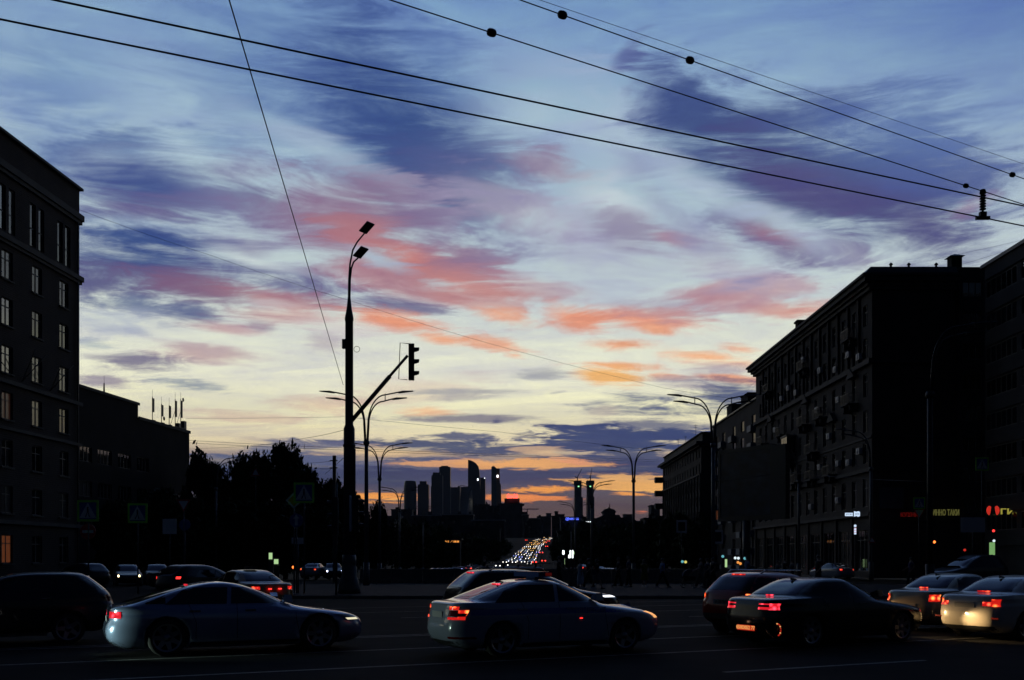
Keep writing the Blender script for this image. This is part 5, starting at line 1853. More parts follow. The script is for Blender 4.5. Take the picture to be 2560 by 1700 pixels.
def densify(tab):
    out = []
    for i in range(len(tab) - 1):
        a, b = tab[i], tab[i + 1]
        p, q = tab[max(i - 1, 0)], tab[min(i + 2, len(tab) - 1)]
        n = 3
        for k in range(n):
            t = k / n
            row = []
            for j in range(5):
                if j == 0:
                    row.append(a[0] + (b[0] - a[0]) * t)
                    continue
                m0 = (b[j] - p[j]) / max(b[0] - p[0], 1e-6) * (b[0] - a[0])
                m1 = (q[j] - a[j]) / max(q[0] - a[0], 1e-6) * (b[0] - a[0])
                lim = 3 * (b[j] - a[j])
                m0 = max(min(m0, max(lim, 0)), min(lim, 0))
                m1 = max(min(m1, max(lim, 0)), min(lim, 0))
                h = t * t * t * (2 * a[j] - 2 * b[j] + m0 + m1) + t * t * (-3 * a[j] + 3 * b[j] - 2 * m0 - m1) + t * m0 + a[j]
                row.append(h)
            out.append(tuple(row))
    out.append(tab[-1])
    return out


def end_piece(name, sh, t, y0, y1, za, zb, front, mm, off=.006):
    def f(u, v):
        z = za + (zb - za) * v
        y = y0 + (y1 - y0) * u
        x = sh.end(y, z, front)
        return (x + (off if front else -off), y, z)
    return put(name, fixn(patch(f, 16, 3).mesh(name, mm)), t)


class Shape:
    def __init__(s, tab, kx=1.0, ky=1.0, kz=1.0):
        s.t = [(z * kz, r * kx, f * kx, w * ky, n) for z, r, f, w, n in densify(tab)]

    def at(s, z):
        t = s.t
        if z <= t[0][0]:
            return t[0]
        for a, b in zip(t, t[1:]):
            if z <= b[0]:
                u = (z - a[0]) / (b[0] - a[0])
                return tuple(p + (q - p) * u for p, q in zip(a, b))
        return t[-1]

    def side(s, x, z):
        _, r, f, w, n = s.at(z)
        xm, a = (r + f) / 2, (f - r) / 2
        return w * max(0.0, 1 - abs((x - xm) / a) ** n) ** (1 / n)

    def end(s, y, z, front):
        _, r, f, w, n = s.at(z)
        xm, a = (r + f) / 2, (f - r) / 2
        e = a * max(0.0, 1 - min(1.0, abs(y / w)) ** n) ** (1 / n)
        return xm + e if front else xm - e

    def loop(s, row, N):
        z, r, f, w, n = row
        xm, a = (r + f) / 2, (f - r) / 2
        out = []
        for k in range(N):
            th = 2 * PI * k / N
            c, sn = math.cos(th), math.sin(th)
            out.append((xm + a * math.copysign(abs(c) ** (2 / n), c), w * math.copysign(abs(sn) ** (2 / n), sn), z))
        return out


def car_body(sh, N, arches, paint_m, name="body"):
    g = MB()
    for row in sh.t:
        g.v += sh.loop(row, N)
    L = len(sh.t)
    for i in range(L - 1):
        for k in range(N):
            g.f.append((i * N + k, i * N + (k + 1) % N, (i + 1) * N + (k + 1) % N, (i + 1) * N + k)); g.sm.append(True)
    g.f.append(tuple(range(N))[::-1]); g.sm.append(False)
    # roof cap with a slight crown
    g.v.append(((sh.t[-1][1] + sh.t[-1][2]) / 2, 0, sh.t[-1][0] + .012))
    for k in range(N):
        g.f.append(((L - 1) * N + k, (L - 1) * N + (k + 1) % N, len(g.v) - 1)); g.sm.append(True)
    me = fixn(g.mesh(name, paint_m))
    if arches:
        cut = MB()
        for (x, z, r) in arches:
            for sy in (-1, 1):
                n = 28
                cc = [(x + r * math.cos(2 * PI * k / n), z + r * math.sin(2 * PI * k / n)) for k in range(n)]
                cut.prism(cc, sy * .58, sy * 1.3)
        cm = fixn(cut.mesh("cut"))
        bo = bpy.data.objects.new("tmp_body", me)
        co = bpy.data.objects.new("tmp_cut", cm)
        COL.objects.link(bo)
        COL.objects.link(co)
        md = bo.modifiers.new("b", "BOOLEAN")
        md.operation = "DIFFERENCE"
        md.solver = "EXACT"
        md.object = co
        dg = bpy.context.evaluated_depsgraph_get()
        me2 = bpy.data.meshes.new_from_object(bo.evaluated_get(dg))
        bpy.data.objects.remove(bo)
        bpy.data.objects.remove(co)
        if len(me2.polygons) > 100:
            me = me2
            me.name = name
    return me


def patch(fn, nu, nv, thick=.004):
    """thin curved sheet from fn(u, v)"""
    g = MB()
    for j in range(nv + 1):
        for i in range(nu + 1):
            g.v.append(tuple(fn(i / nu, j / nv)))
    for j in range(nv):
        for i in range(nu):
            a = j * (nu + 1) + i
            g.f.append((a, a + 1, a + nu + 2, a + nu + 1)); g.sm.append(True)
    return g


def wheel_meshes(r, spokes, w=.22, rr=.72):
    t = MB().lathe([(r * rr, -w / 2), (r * .93, -w / 2), (r, -w * .32), (r, w * .32), (r * .93, w / 2), (r * rr, w / 2)], 36, axis="y")
    t.lathe([(0, .02), (r * rr, .02)], 24, axis="y")
    rim = MB().lathe([(r * rr * .9, w / 2 - .01), (r * rr, w / 2 + .002), (r * rr * 1.03, w / 2 + .006)], 36, axis="y")
    for k in range(spokes):
        a = 2 * PI * k / spokes
        c, s = math.cos(a), math.sin(a)
        q = []
        for (rad, hw, y) in ((.05, .055, w / 2 - .03), (r * rr * .93, .035, w / 2 - .01)):
            for sg in (-1, 1):
                q.append((rad * c - sg * hw * s, y, rad * s + sg * hw * c))
        q2 = [(x, y - .035, z) for x, y, z in q]
        rim.add(q + q2, [(0, 1, 3, 2), (4, 6, 7, 5), (0, 2, 6, 4), (1, 5, 7, 3)])
    rim.lathe([(0, w / 2 - .012), (.07, w / 2 - .015), (.07, w / 2 - .05)], 14, axis="y")
    return fixn(t.mesh("wheel", M_tyre)), fixn(rim.mesh("rim", M_rim))


WH = {}


def make_car(name, label, cat, loc, yaw, tab, paint_m, k=(1, 1, 1), wheels=(-1.36, 1.32), wr=.33, spokes=5, win=None, tail=None, brake=None, head=None,
             plate=None, roofrails=False, simple=False, glass_rear=(1.08, 1.36), belt=None, group=None, handles=True, boot=None):
    sh = Shape(tab, *k)
    t = thing(name, label, cat, loc, yaw, group)
    kz = k[2]
    arches = [] if simple else [(x, wr, wr + .05) for x in wheels]
    put("body", car_body(sh, 44 if simple else 96, arches, paint_m), t)
    # glass
    z0, z1 = (belt or (1.02 * kz, 1.35 * kz))
    W = win or {}
    for sy in (-1, 1):
        for (xa0, xa1, xb0, xb1) in W.get("side", [(-1.32, -1.04, -.20, -.16), (-.12, -.08, .68, .07)]):
            def f(u, v, sy=sy):
                z = z0 + (z1 - z0) * v
                xa, xb = xa0 + (xa1 - xa0) * v, xb0 + (xb1 - xb0) * v
                x = xa + (xb - xa) * u
                return (x, sy * (sh.side(x, z) + .005), z)
            put("side_window", fixn(patch(f, 8, 5).mesh("side_window", M_carglass)), t)
    ws0, ws1 = W.get("shield", (1.01 * kz, 1.385 * kz))
    rs0, rs1 = glass_rear
    for nm, front, a, b in (("windscreen", True, ws0, ws1), ("rear_window", False, rs0, rs1)):
        def f(u, v, front=front, a=a, b=b):
            z = a + (b - a) * v
            hw = sh.at(z)[3] * (.86 if front else .80)
            y = (2 * u - 1) * hw
            x = sh.end(y, z, front)
            return (x + (.005 if front else -.005), y, z + .003)
        put(nm, fixn(patch(f, 12, 8).mesh(nm, M_carglass)), t)
    # lamps: (yin, yout, z0, z1, material)
    for grp_, nm, front in ((tail, "taillight", False), (head, "headlight", True)):
        if not grp_:
            continue
        for (ya, yb, za, zb, mm, *wrap) in grp_:
            lw = wrap[0] if wrap else 0.0
            for sy in (-1, 1):
                def f(u, v, sy=sy):
                    z = za + (zb - za) * v
                    _, r, fr_, w, n = sh.at(z)
                    xm, a = (r + fr_) / 2, (fr_ - r) / 2
                    th0 = math.asin(min(1, ya / w) ** (n / 2))
                    th1 = math.acos(((a - lw) / a) ** (n / 2)) if lw else math.asin(min(1, yb / w) ** (n / 2))
                    th = th0 + (th1 - th0) * u
                    x, y = a * math.cos(th) ** (2 / n), w * math.sin(th) ** (2 / n)
                    return (xm + (x + .008 if front else -x - .008), sy * (y + .005), z)
                put(nm, fixn(patch(f, 14, 3).mesh(nm, mm)), t)
    if brake:
        zb, hw, mm = brake
        x = sh.end(0, zb, False)
        part("brake_light", MB().box(x - .03, x + .01, -hw, hw, zb - .012, zb + .014), mm, t)
    if boot:
        za, zb = boot
    # number plate
    if not simple:
        pz = plate[0] if plate else .62 * kz
        x = sh.end(0, pz, False)
        p = part("number_plate", MB().box(x - .018, x - .004, -.26, .26, pz - .056, pz + .056), plate[1] if plate else M_plate, t)
        if plate and plate[2]:
            put("lettering", text_mesh(plate[2], .11, plate[3], .002, 0, .003), p, (x - .021, 0, pz), (PI / 2, 0, -PI / 2))
        zs_ = sh.t[0][0] + .01
        end_piece("bumper_skirt", sh, t, -.74, .74, zs_, zs_ + .13, False, M_plastic)
        for sy in (-1, 1):
            # mirrors, handles, sill
            mx = (wheels[1] - .62)
            mz = z0 + .02
            my = sh.side(mx, z0)
            m_ = MB().add([(mx - .06, sy * my, mz), (mx + .1, sy * my, mz), (mx + .12, sy * (my + .2), mz - .02), (mx - .06, sy * (my + .22), mz - .02),
                           (mx - .06, sy * my, mz + .06), (mx + .08, sy * my, mz + .06), (mx + .1, sy * (my + .18), mz + .13), (mx - .05, sy * (my + .2), mz + .13)],
                          [(0, 1, 2, 3), (7, 6, 5, 4), (0, 4, 5, 1), (1, 5, 6, 2), (2, 6, 7, 3), (3, 7, 4, 0)])
            part("mirror", m_, paint_m, t)
            if handles:
                for hx_ in (-.92, .12):
                    hz = z0 - .13
                    y = sh.side(hx_, hz)
                    part("door_handle", MB().box(hx_ - .1, hx_ + .1, sy * (y + .002), sy * (y + .03), hz - .012, hz + .018), M_chrome if cat == "car" else paint_m, t)
            for dx in (-.13, wheels[0] + .52, wheels[1] - .48):
                def f(u, v, dx=dx, sy=sy):
                    z = .32 * kz + (z0 - .32 * kz) * v
                    x = dx + (u - .5) * .012 + (.16 * max(0, .55 - v) if dx > 1 - .2 else (-.25 * max(0, v - .5) if dx < -.5 else 0))
                    return (x, sy * (sh.side(x, z) + .0025), z)
                put("door_gap", patch(f, 1, 10).mesh("door_gap", M_black), t)
            def f(u, v, sy=sy):
                z = (.20 + .06 * v) * kz
                x = wheels[0] + .42 + (wheels[1] - wheels[0] - .84) * u
                return (x, sy * (sh.side(x, z) + .012), z)
            put("sill_trim", patch(f, 6, 1).mesh("sill_trim", M_plastic), t)
        # front grille and rear exhaust trim
        end_piece("grille", sh, t, -.46, .46, .34 * kz, .62 * kz, True, M_plastic)
        an = MB().add([(-.9, -.02, 1.40 * kz), (-1.08, -.02, 1.38 * kz), (-1.1, 0, 1.45 * kz), (-.9, .02, 1.40 * kz), (-1.08, .02, 1.38 * kz)], [(0, 1, 2), (3, 2, 4), (0, 2, 3), (1, 4, 2)])
        part("roof_aerial", an, M_plastic, t)
    if roofrails:
        for sy in (-1, 1):
            z = sh.t[-1][0]
            part("roof_rail", MB().tube([(-1.45, sy * .52, z - .03), (-1.3, sy * .53, z + .05), (.0, sy * .56, z + .04), (.12, sy * .56, z - .04)], .018, 6), M_chrome, t)
    kw = (wr, spokes)
    if kw not in WH:
        WH[kw] = wheel_meshes(wr, spokes)
    hw = sh.at(wr)[3]
    for x in wheels:
        for sy in (-1, 1):
            w_ = put("wheel", WH[kw][0], t, (x, sy * (hw - .13), wr), (rnd.uniform(0, 1) * 0, 0, 0 if sy > 0 else PI))
            put("rim", WH[kw][1], w_)
    return t, sh


def car_at(px, d):
    return (pt(px, HY, d).x, d, 0.0)


YAW = HD
# --- silver-blue fastback
P_silver = paint("paint_silver_blue", (0.19, 0.24, 0.36), .35, .24, 1.0)
c2, sh2 = make_car("fastback_car", "silver blue fastback car in the near lane, left of centre, red tail lamp lit", "car", car_at(590, 20.2), YAW, FAST, P_silver, wheels=(-1.42, 1.49), wr=.36, spokes=7,
                   win={"side": [(-1.46, -1.06, -.32, -.28), (-.24, -.20, .84, .07)], "shield": (.99, 1.37)}, belt=(.985, 1.30),
                   tail=[(.50, .93, .74, .86, E_tailp, .20)], brake=(1.335, .16, E_tailp), head=[(.50, .9, .60, .73, M_lampoff, .42), (.72, .9, .615, .655, E_hl_dim, .36)], glass_rear=(1.0, 1.31), plate=(.70, M_plate, "", None))
part("rear_side_window", patch(lambda u, v: (-1.80 + .36 * u + .5 * v * u * .0, -(sh2.side(-1.80 + .36 * u, 1.0 + (.02 + .14 * u) * v) + .005), 1.0 + (.02 + .14 * u) * v), 4, 3), M_carglass, c2)
# --- police liftback
P_white = paint("paint_white", (0.24, 0.27, 0.34), 0, .24, 1.0)
P_blue = paint("paint_police_blue", (0.02, 0.05, 0.28), 0, .3)
c3, sh3 = make_car("police_car", "white police liftback with a blue side band and roof light bar in the centre", "police car", car_at(1362, 20.0), YAW, LIFT, P_white, wheels=(-1.32, 1.36), wr=.325, spokes=5,
                   win={"side": [(-1.46, -1.08, -.20, -.16), (-.12, -.08, .80, .10)], "shield": (1.02, 1.40)}, belt=(1.03, 1.355),
                   tail=[(.50, .88, .90, .965, E_tailo, .13), (.80, .90, .72, .898, E_tailo, .13), (.50, .80, .72, .765, E_tail, 0.0), (.50, .80, .78, .885, M_redlens, 0)], brake=(1.355, .17, E_tailp),
                   head=[(.58, .88, .66, .80, E_hl_or, .22)], glass_rear=(1.09, 1.40), plate=(.80, M_plate, "", None))
for sy in (-1, 1):
    def f(u, v, sy=sy):
        z = .80 + .11 * v
        x = -1.95 + 3.95 * u
        return (x, sy * (sh3.side(x, z) + .004), z)
    put("blue_band", fixn(patch(f, 40, 2).mesh("blue_band", P_blue)), c3)
y_ = -(sh3.side(.55, .86) + .012)
put("lettering", text_mesh("ПОЛИЦИЯ", .13, P_white, .002, 0, .002), c3, (.55, y_, .855), (PI / 2, 0, 0))
lb = part("light_bar", MB().box(-.42, -.14, -.56, .56, 1.50, 1.60).box(-.32, -.24, -.2, .2, 1.44, 1.499), mat("light_bar_blue_glass", (.03, .05, .16), .15, var=0), c3)
part("end_cap", MB().box(-.27, -.15, -.60, -.562, 1.52, 1.58), emit("dim_red_reflex", (1, .05, .03), .04), lb)
end_piece("reflector", sh3, c3, -.84, -.5, .36, .40, False, M_redlens)
part("reflector", MB().box(.30, .36, -(sh3.side(.33, .70) + .012), -(sh3.side(.33, .70)), .695, .71), E_red, c3)  # red glow put into the colour, this mark is no lamp
# --- black crossover behind the police car
P_black = paint("paint_black", (0.008, 0.008, 0.010), 0, .25, .35)
c4, sh4 = make_car("crossover_car", "black crossover with roof rails and cross bars half hidden behind the police car", "car", car_at(1330, 26.3), YAW - .02, CROSS, P_black, wheels=(-1.36, 1.36), wr=.36, spokes=5,
                   win={"side": [(-1.95, -1.80, -1.15, -1.12), (-1.06, -1.02, -.12, -.1), (-.04, 0, .90, .14)], "shield": (1.12, 1.50)}, belt=(1.12, 1.45),
                   tail=[(.62, .90, .86, 1.0, M_redlens, .25)], brake=(1.50, .22, E_tailp), head=[(.66, .9, .84, .89, E_drl, .5)], glass_rear=(1.14, 1.45), roofrails=True, plate=(.75, M_plate, "", None))
for x in (-1.05, -.15):
    part("cross_bar", MB().tube([(x, -.6, 1.70), (x, .6, 1.70)], .02, 6).tube([(x, -.54, 1.60), (x, -.54, 1.7)], .03, 6).tube([(x, .54, 1.60), (x, .54, 1.7)], .03, 6), M_plastic, c4)
part("ski_rack", MB().box(-1.5, .3, -.50, -.42, 1.725, 1.75), M_chrome, c4)
# --- dark estate at the left edge, driving the other way
P_dark = paint("paint_dark_blue", (0.008, 0.009, 0.014), 0, .3, .25)
c1, sh1 = make_car("estate_car", "dark high-roofed car cut by the left frame edge, facing left", "car", (car_at(-18, 21.8)[0] + .15, 21.8, 0), YAW + PI, CROSS, P_dark, k=(1.0, 1.0, .985), wheels=(-1.36, 1.36), wr=.34, spokes=5,
                   win={"side": [(-1.95, -1.80, -1.15, -1.12), (-1.06, -1.02, -.12, -.1), (-.04, 0, .90, .14)], "shield": (1.14, 1.52)}, belt=(1.13, 1.47),
                   tail=[(.66, .91, .86, 1.06, M_redlens, .15)], head=[(.62, .9, .78, .90, M_lampoff, .5)], glass_rear=(1.16, 1.47), plate=(.75, M_plate, "", None))
# --- red crossover
P_red = paint("paint_red", (0.34, 0.010, 0.008), 0, .28)
c5, sh5 = make_car("red_suv", "red sport utility car behind the black saloon, tail lamps lit", "car", car_at(1955, 25.2), YAW + .20, CROSS, P_red, k=(.97, .98, .965), wheels=(-1.34, 1.34), wr=.35, spokes=6,
                   win={"side": [(-1.95, -1.80, -1.15, -1.12), (-1.06, -1.02, -.12, -.1), (-.04, 0, .90, .14)], "shield": (1.10, 1.44)}, belt=(1.08, 1.39),
                   tail=[(.62, .90, .90, 1.02, E_tailo, .20)], brake=(1.475, .2, E_tail), head=[(.62, .9, .82, .92, M_lampoff, .5)], glass_rear=(1.10, 1.41), roofrails=True,
                   plate=(.82, M_plate, "А187МР", M_black))
end_piece("rear_bumper", sh5, c5, -.82, .82, .40, .54, False, mat("grey_plastic", (.06, .055, .05), .6, var=.1), .015)
# --- black saloon with the red plate
E_plate = emit("glowing_red_plate", (1.0, 0.05, 0.02), 0.42)  # emission painted in for light falling on the plate and its letters
E_let = emit("glowing_letters", (1.0, 0.42, 0.12), 0.8)
c6, sh6 = make_car("black_saloon", "black saloon with lit red number plate and wide pink-red tail lamps", "car", car_at(2066, 22.2), YAW + .08, SEDAN, P_black, k=(1.02, 1.02, 1.0), wheels=(-1.36, 1.42), wr=.335, spokes=7,
                   win={"side": [(-1.34, -1.04, -.20, -.16), (-.12, -.08, .70, .08)], "shield": (1.01, 1.385)}, belt=(1.02, 1.35),
                   tail=[(.34, .60, .80, .85, E_tailp, 0), (.34, .60, .90, .925, E_tailp, 0), (.60, .90, .795, .93, E_tailp, .20)], brake=(1.075, .10, E_tailp), head=[(.6, .9, .66, .78, M_redlens, .5)],
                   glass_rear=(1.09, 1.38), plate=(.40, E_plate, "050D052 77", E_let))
ex = MB()
for sx in (-.82, -.3):
    pass
part("exhaust_trim", MB().tube([(-2.35, -.55, .40), (-2.36, -.66, .30), (-2.34, -.76, .22)], .014, 6), mat("copper_reflex", (.35, .16, .07), .25, .8, var=0), c6)
E_bead = emit("reflection_dot_red", (1.0, .04, .02), .45)  # glowing dots painted in for an arc of reflections
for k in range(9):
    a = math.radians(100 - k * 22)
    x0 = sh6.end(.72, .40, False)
    part("painted_reflection", MB().box(x0 - .02, x0 - .005, -.80 - .105 * math.cos(a) * .8 - .012, -.80 - .105 * math.cos(a) * .8 + .012, .40 + .12 * math.sin(a) - .012, .40 + .12 * math.sin(a) + .012),
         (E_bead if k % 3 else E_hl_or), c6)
# --- white-over-yellow taxi and amber taxi
P_yel = paint("paint_taxi_amber", (0.26, 0.12, 0.025), 0, .3)
P_cream = paint("paint_cream_white", (0.55, 0.50, 0.42), 0, .3)
c7, sh7 = make_car("amber_saloon", "amber-tinted pale saloon between the black saloon and the cream one", "car", car_at(2405, 26.5), YAW + .10, SEDAN, paint("paint_pale_amber", (.36, .30, .20), .2, .3), k=(.95, .98, 1.02), wr=.31, wheels=(-1.26, 1.28), spokes=5,
                   win={"side": [(-1.28, -1.0, -.18, -.14), (-.10, -.06, .66, .06)]}, tail=[(.58, .88, .78, .95, E_tailo, .24)], brake=(1.11, .12, E_tail), head=[(.6, .88, .62, .76, M_lampoff, .5)], glass_rear=(1.11, 1.38), plate=(.66, M_plate, "", None))
c8, sh8 = make_car("cream_saloon", "cream saloon cut by the right frame edge, its bumper lit by headlights", "car", (car_at(2572, 23.9)[0], 23.9, 0), YAW + .06, SEDAN, P_cream, k=(1.0, 1.01, 1.01), wheels=(-1.36, 1.40), wr=.33, spokes=5,
                   win={"side": [(-1.32, -1.04, -.20, -.16), (-.12, -.08, .68, .07)]}, tail=[(.62, .90, .78, .94, E_tailo, .20), (.44, .64, .79, .88, E_tail, 0)], brake=(1.10, .16, E_tail), head=[(.6, .88, .62, .76, M_lampoff, .5)],
                   glass_rear=(1.10, 1.38), plate=(.80, M_plate, "", None))
for sy in (-1, 1):
    yy = sh8.end(sy * .66, .52, False)
    part("reflector", MB().box(yy - .012, yy + .02, sy * .66 - .16, sy * .66 + .16, .50, .535), M_redlens, c8)
end_piece("bumper_opening", sh8, c8, -.66, .66, .22, .33, False, M_plastic, .01)
# --- middle distance cars
def mid(name, label, px, d, yaw, tabv, pm, **kw):
    return make_car(name, label, "car", car_at(px, d), yaw, tabv, pm, simple=True, **kw)


c9, sh9 = mid("taxi_cab", "orange taxi with a roof lamp behind the fastback car, brake lamps lit", 606, 34.5, PI / 2 + .72, SEDAN, P_yel, k=(1, 1, 1.02), glass_rear=(1.1, 1.38), win={"side": [(-1.32, -1.04, -.20, -.16), (-.12, -.08, .68, .07)]},
              tail=[(.5, .9, .84, .94, E_tail, .16)], head=[(.6, .88, .62, .76, M_lampoff, .5)])
part("roof_lamp", MB().box(-.7, -.5, -.2, .2, 1.49, 1.60), M_black, c9)
for y in (-.18, .18):
    part("plate_lamp", MB().box(-2.38, -2.34, y - .05, y + .05, .84, .88), E_red, c9)
cy = mid("white_saloon", "small white saloon left of the thick pole with red tail lamps", 787, 95, PI / 2 - .1, SEDAN, P_white, glass_rear=(1.1, 1.38), tail=[(.6, .9, .78, .92, E_tailo, .2)])[0]
mid("dark_saloon", "dark saloon with a bluish headlight just left of the thick pole's foot", 832, 94, -PI / 2 + .25, SEDAN, P_dark, head=[(.62, .88, .62, .76, E_headc, .1)])
mid("white_hatch", "white saloon with red tail lamps among the people on the right", 2078, 90, PI / 2 + .35, SEDAN, P_white, glass_rear=(1.1, 1.38), tail=[(.56, .9, .80, .93, E_tail, .2)])
mid("dark_hatchback", "dark car with two lit headlights behind the left kerb", 318, 69, -PI / 2 + .42, SEDAN, P_dark, head=[(.62, .86, .62, .74, E_heady, .1)])
mid("parked_dark_car", "dark car parked right behind the one with lit headlights", 392, 72, -PI / 2 + .4, SEDAN, P_dark)
mid("small_dark_car", "small dark car peeping over the left estate car's roof", 196, 60, PI * .8, CROSS, P_dark)
mid("estate_at_crossing", "dark estate just left of the orange taxi with two red lamps", 512, 46, YAW + .6, CROSS, P_dark, tail=[(.62, .9, .95, 1.06, E_red, .2)])
mid("low_dark_car", "low dark car crossing behind the kerb left of the taxi", 470, 60, YAW + .1, SEDAN, P_dark)
c, _ = make_car("panel_van", "very dark van behind the amber saloon near the right edge", "van", car_at(2420, 58), YAW + PI, CROSS, paint("paint_van", (.03, .03, .03)), k=(1.12, 1.05, 1.32), simple=True)
part("side_lamp", MB().box(1.35, 1.45, -1.0, -.97, 1.1, 1.2), E_red, c)

# --- real lamps of the cars: beams that light the cars ahead
def beam(parent_loc, target, energy, color, size=55, name="headlight_beam", r=.05):
    l = bpy.data.lights.new(name, "SPOT")
    l.energy = energy
    l.color = color
    l.spot_size = math.radians(size)
    l.spot_blend = .9
    l.shadow_soft_size = r
    o = bpy.data.objects.new(name, l)
    o.location = parent_loc
    o.rotation_euler = (Vector(target) - Vector(parent_loc)).to_track_quat("-Z", "Y").to_euler()
    COL.objects.link(o)
    return o


def cw(c, sh, x, y, z):
    a = c.rotation_euler[2]
    return Vector((c.location.x + x * math.cos(a) - y * math.sin(a), c.location.y + x * math.sin(a) + y * math.cos(a), z))


# the car waiting behind the fastback, just outside the frame
c0, sh0 = make_car("following_car", "dark saloon following the fastback car, outside the left frame edge", "car", tuple(cw(c2, sh2, -6.9, .12, 0)), YAW, SEDAN, P_dark, simple=True, head=[(.6, .86, .62, .74, E_head, .1)])
beam(cw(c0, sh0, 2.42, -.66, .66), cw(c2, sh2, -2.2, -.95, .50), 420, (.72, 1.0, .84), 34)
beam(cw(c0, sh0, 2.42, .66, .66), cw(c2, sh2, -2.3, .2, .45), 160, (.72, 1.0, .84), 34)
for yy in (-.66, .66):
    beam(cw(c6, sh6, 2.46, yy, .64), cw(c8, sh8, -2.3, yy * .8, .22), 150, (1.0, .66, .30), 52)
beam(cw(c5, sh5, 2.4, -.6, .8), cw(c7, sh7, -2.3, -.3, .3), 30, (1.0, .55, .2), 55)
pl_ = bpy.data.lights.new("plate_lamp_glow", "POINT")
pl_.energy = .12
pl_.color = (1, .5, .3)
pl_.shadow_soft_size = .03
po = bpy.data.objects.new("plate_lamp_glow", pl_)
po.location = cw(c6, sh6, -2.48, 0, .52)
COL.objects.link(po)

# ================================================================== far traffic: one car of each kind, then copies
def far_body(tab, col, n=20):
    sh = Shape(tab)
    sh.t = sh.t[::3] + [sh.t[-1]]
    return car_body(sh, n, None, col), sh


FB = [far_body(CITY, M_city)[0], far_body(CITY, P_dark)[0], far_body(CITY, paint("paint_far_grey", (.2, .2, .22)))[0]]


def far_car(pos, yaw, lab, kind, mm, grp, s=1.0, gm=0.30):
    t = thing("distant_car", lab, "car", pos, yaw, grp)
    put("body", FB[rnd.randrange(3)], t)
    key = (mm.name, gm, kind)
    if key not in WH:
        x0, x1 = (2.28, 2.44) if kind == "head" else (-2.44, -2.28)
        WH[key] = fixn(MB().lathe([(0, -.08), (gm * .7, -.06), (gm, 0), (gm * .7, .06), (0, .08)], 10).mesh("headlight" if kind == "head" else "taillight", mm))
    for sy in (-1, 1):
        put("headlight" if kind == "head" else "taillight", WH[key], t, ((2.42 if kind == "head" else -2.44), sy * .68, .68), (0, PI / 2, 0))
    return t


EH = [emit("far_headlight_white", (1, .93, .84), 3.4), emit("far_headlight_blue", (.35, .38, 1.0), 3.5), emit("far_headlight_yellow", (1, .58, .16), 2.6), emit("far_headlight_pale", (.8, .85, 1.0), 3.4), emit("far_headlight_amber", (1, .40, .08), 3)]
ET = emit("far_tail_red", (1.0, .05, .03), 3.0)
LABH = {0: "distant oncoming car with white headlights on the crowded avenue", 1: "distant oncoming car with bluish headlights on the crowded avenue", 2: "distant oncoming car with yellow headlights on the crowded avenue",
        3: "distant oncoming car with pale cold headlights on the crowded avenue", 4: "distant oncoming car with amber headlights on the crowded avenue"}
yrows = [345, 372, 400, 418, 436, 452, 468, 485, 502, 520, 540, 562, 585, 608, 630, 652, 676, 700, 726, 754, 790, 828, 870, 915, 965, 1020, 1080]
for j, y in enumerate(yrows):
    c = interp(CP, y)
    dirn = math.atan2(interp(CP, y + 20) - c, 20)
    for lane in range(4):
        if y < 400 and not ((j == 0 and lane == 1) or (j == 1 and lane == 3)):
            continue
        if rnd.random() < (.26 if y < 700 else .36):
            continue
        q = rnd.random()
        wi = (2 if q < .42 else 0 if q < .72 else 4 if q < .9 else 3) if y > 640 else (0 if q < .5 else 1 if q < .68 else 3 if q < .82 else 2)
        yy = y + rnd.uniform(-5, 5)
        p = (interp(CP, yy) - 11.9 + lane * 3.4 + rnd.uniform(-.4, .4), yy, gz(yy) + .02)
        far_car(p, -PI / 2 - dirn, LABH[wi], "head", EH[wi], "cars with headlights queuing down the avenue", gm=.19 if y < 640 else .23)
for (px, py, d, lab) in ((1360, 1405, 430, "nearest distant car with red tail lights on the avenue's right side"), (1388, 1385.5, 515, "distant red-lit car farthest right on the avenue"),
                         (1354, 1381, 560, "distant red-lit car in the avenue's middle beside the headlights"), (1367, 1360, 690, "small red-lit car higher up the avenue's right side"),
                         (1383, 1364, 660, "small red-lit car at the avenue's right kerb"), (1364, 1350, 800, "tiny red-lit car left near the avenue's crest"), (1372, 1348, 850, "tiny red-lit car right near the avenue's crest"),
                         (1316, 1347, 900, "red-lit car at the top left of the headlight queue"), (1337, 1416, 400, "red-lit car low beside the nearest headlights")):
    x = (px - 1280) / F * d
    far_car((x, d, gz(d) + .02), PI / 2 - .08, lab, "tail", ET, "cars with red tail lights on the avenue", gm=.3)
for (px, d, wi, kind, lab) in ((1149, 250, 1, "head", "car with bluish headlights on the side street left of the avenue"), (1175, 300, 1, "head", "car with one bright blue-white lamp left of the avenue"),
                               (1166, 310, 0, "head", "pale-lit car farther up the side street on the left"), (1172, 262, 9, "tail", "red-lit car on the side street left of the avenue"), (1140, 262, 3, "head", "dim car at the side street's left kerb"),
                               (1455, 300, 3, "head", "cold-lit car right of the stop lights"), (1494, 290, 1, "head", "pair of cold headlights left of the lone white panel"), (1461, 280, 9, "tail", "red-lit car below the cold-lit car on the right"),
                               (1245, 330, 0, "head", "white-lit car left of the headlight queue"), (1197, 300, 9, "tail", "red-lit car in front of the pavilion trees")):
    x = (px - 1280) / F * d
    far_car((x, d, gz(d) + .02), -PI / 2 if kind == "head" else PI / 2, lab, kind, ET if wi == 9 else EH[wi], "cars on the side streets beside the avenue", gm=.22)
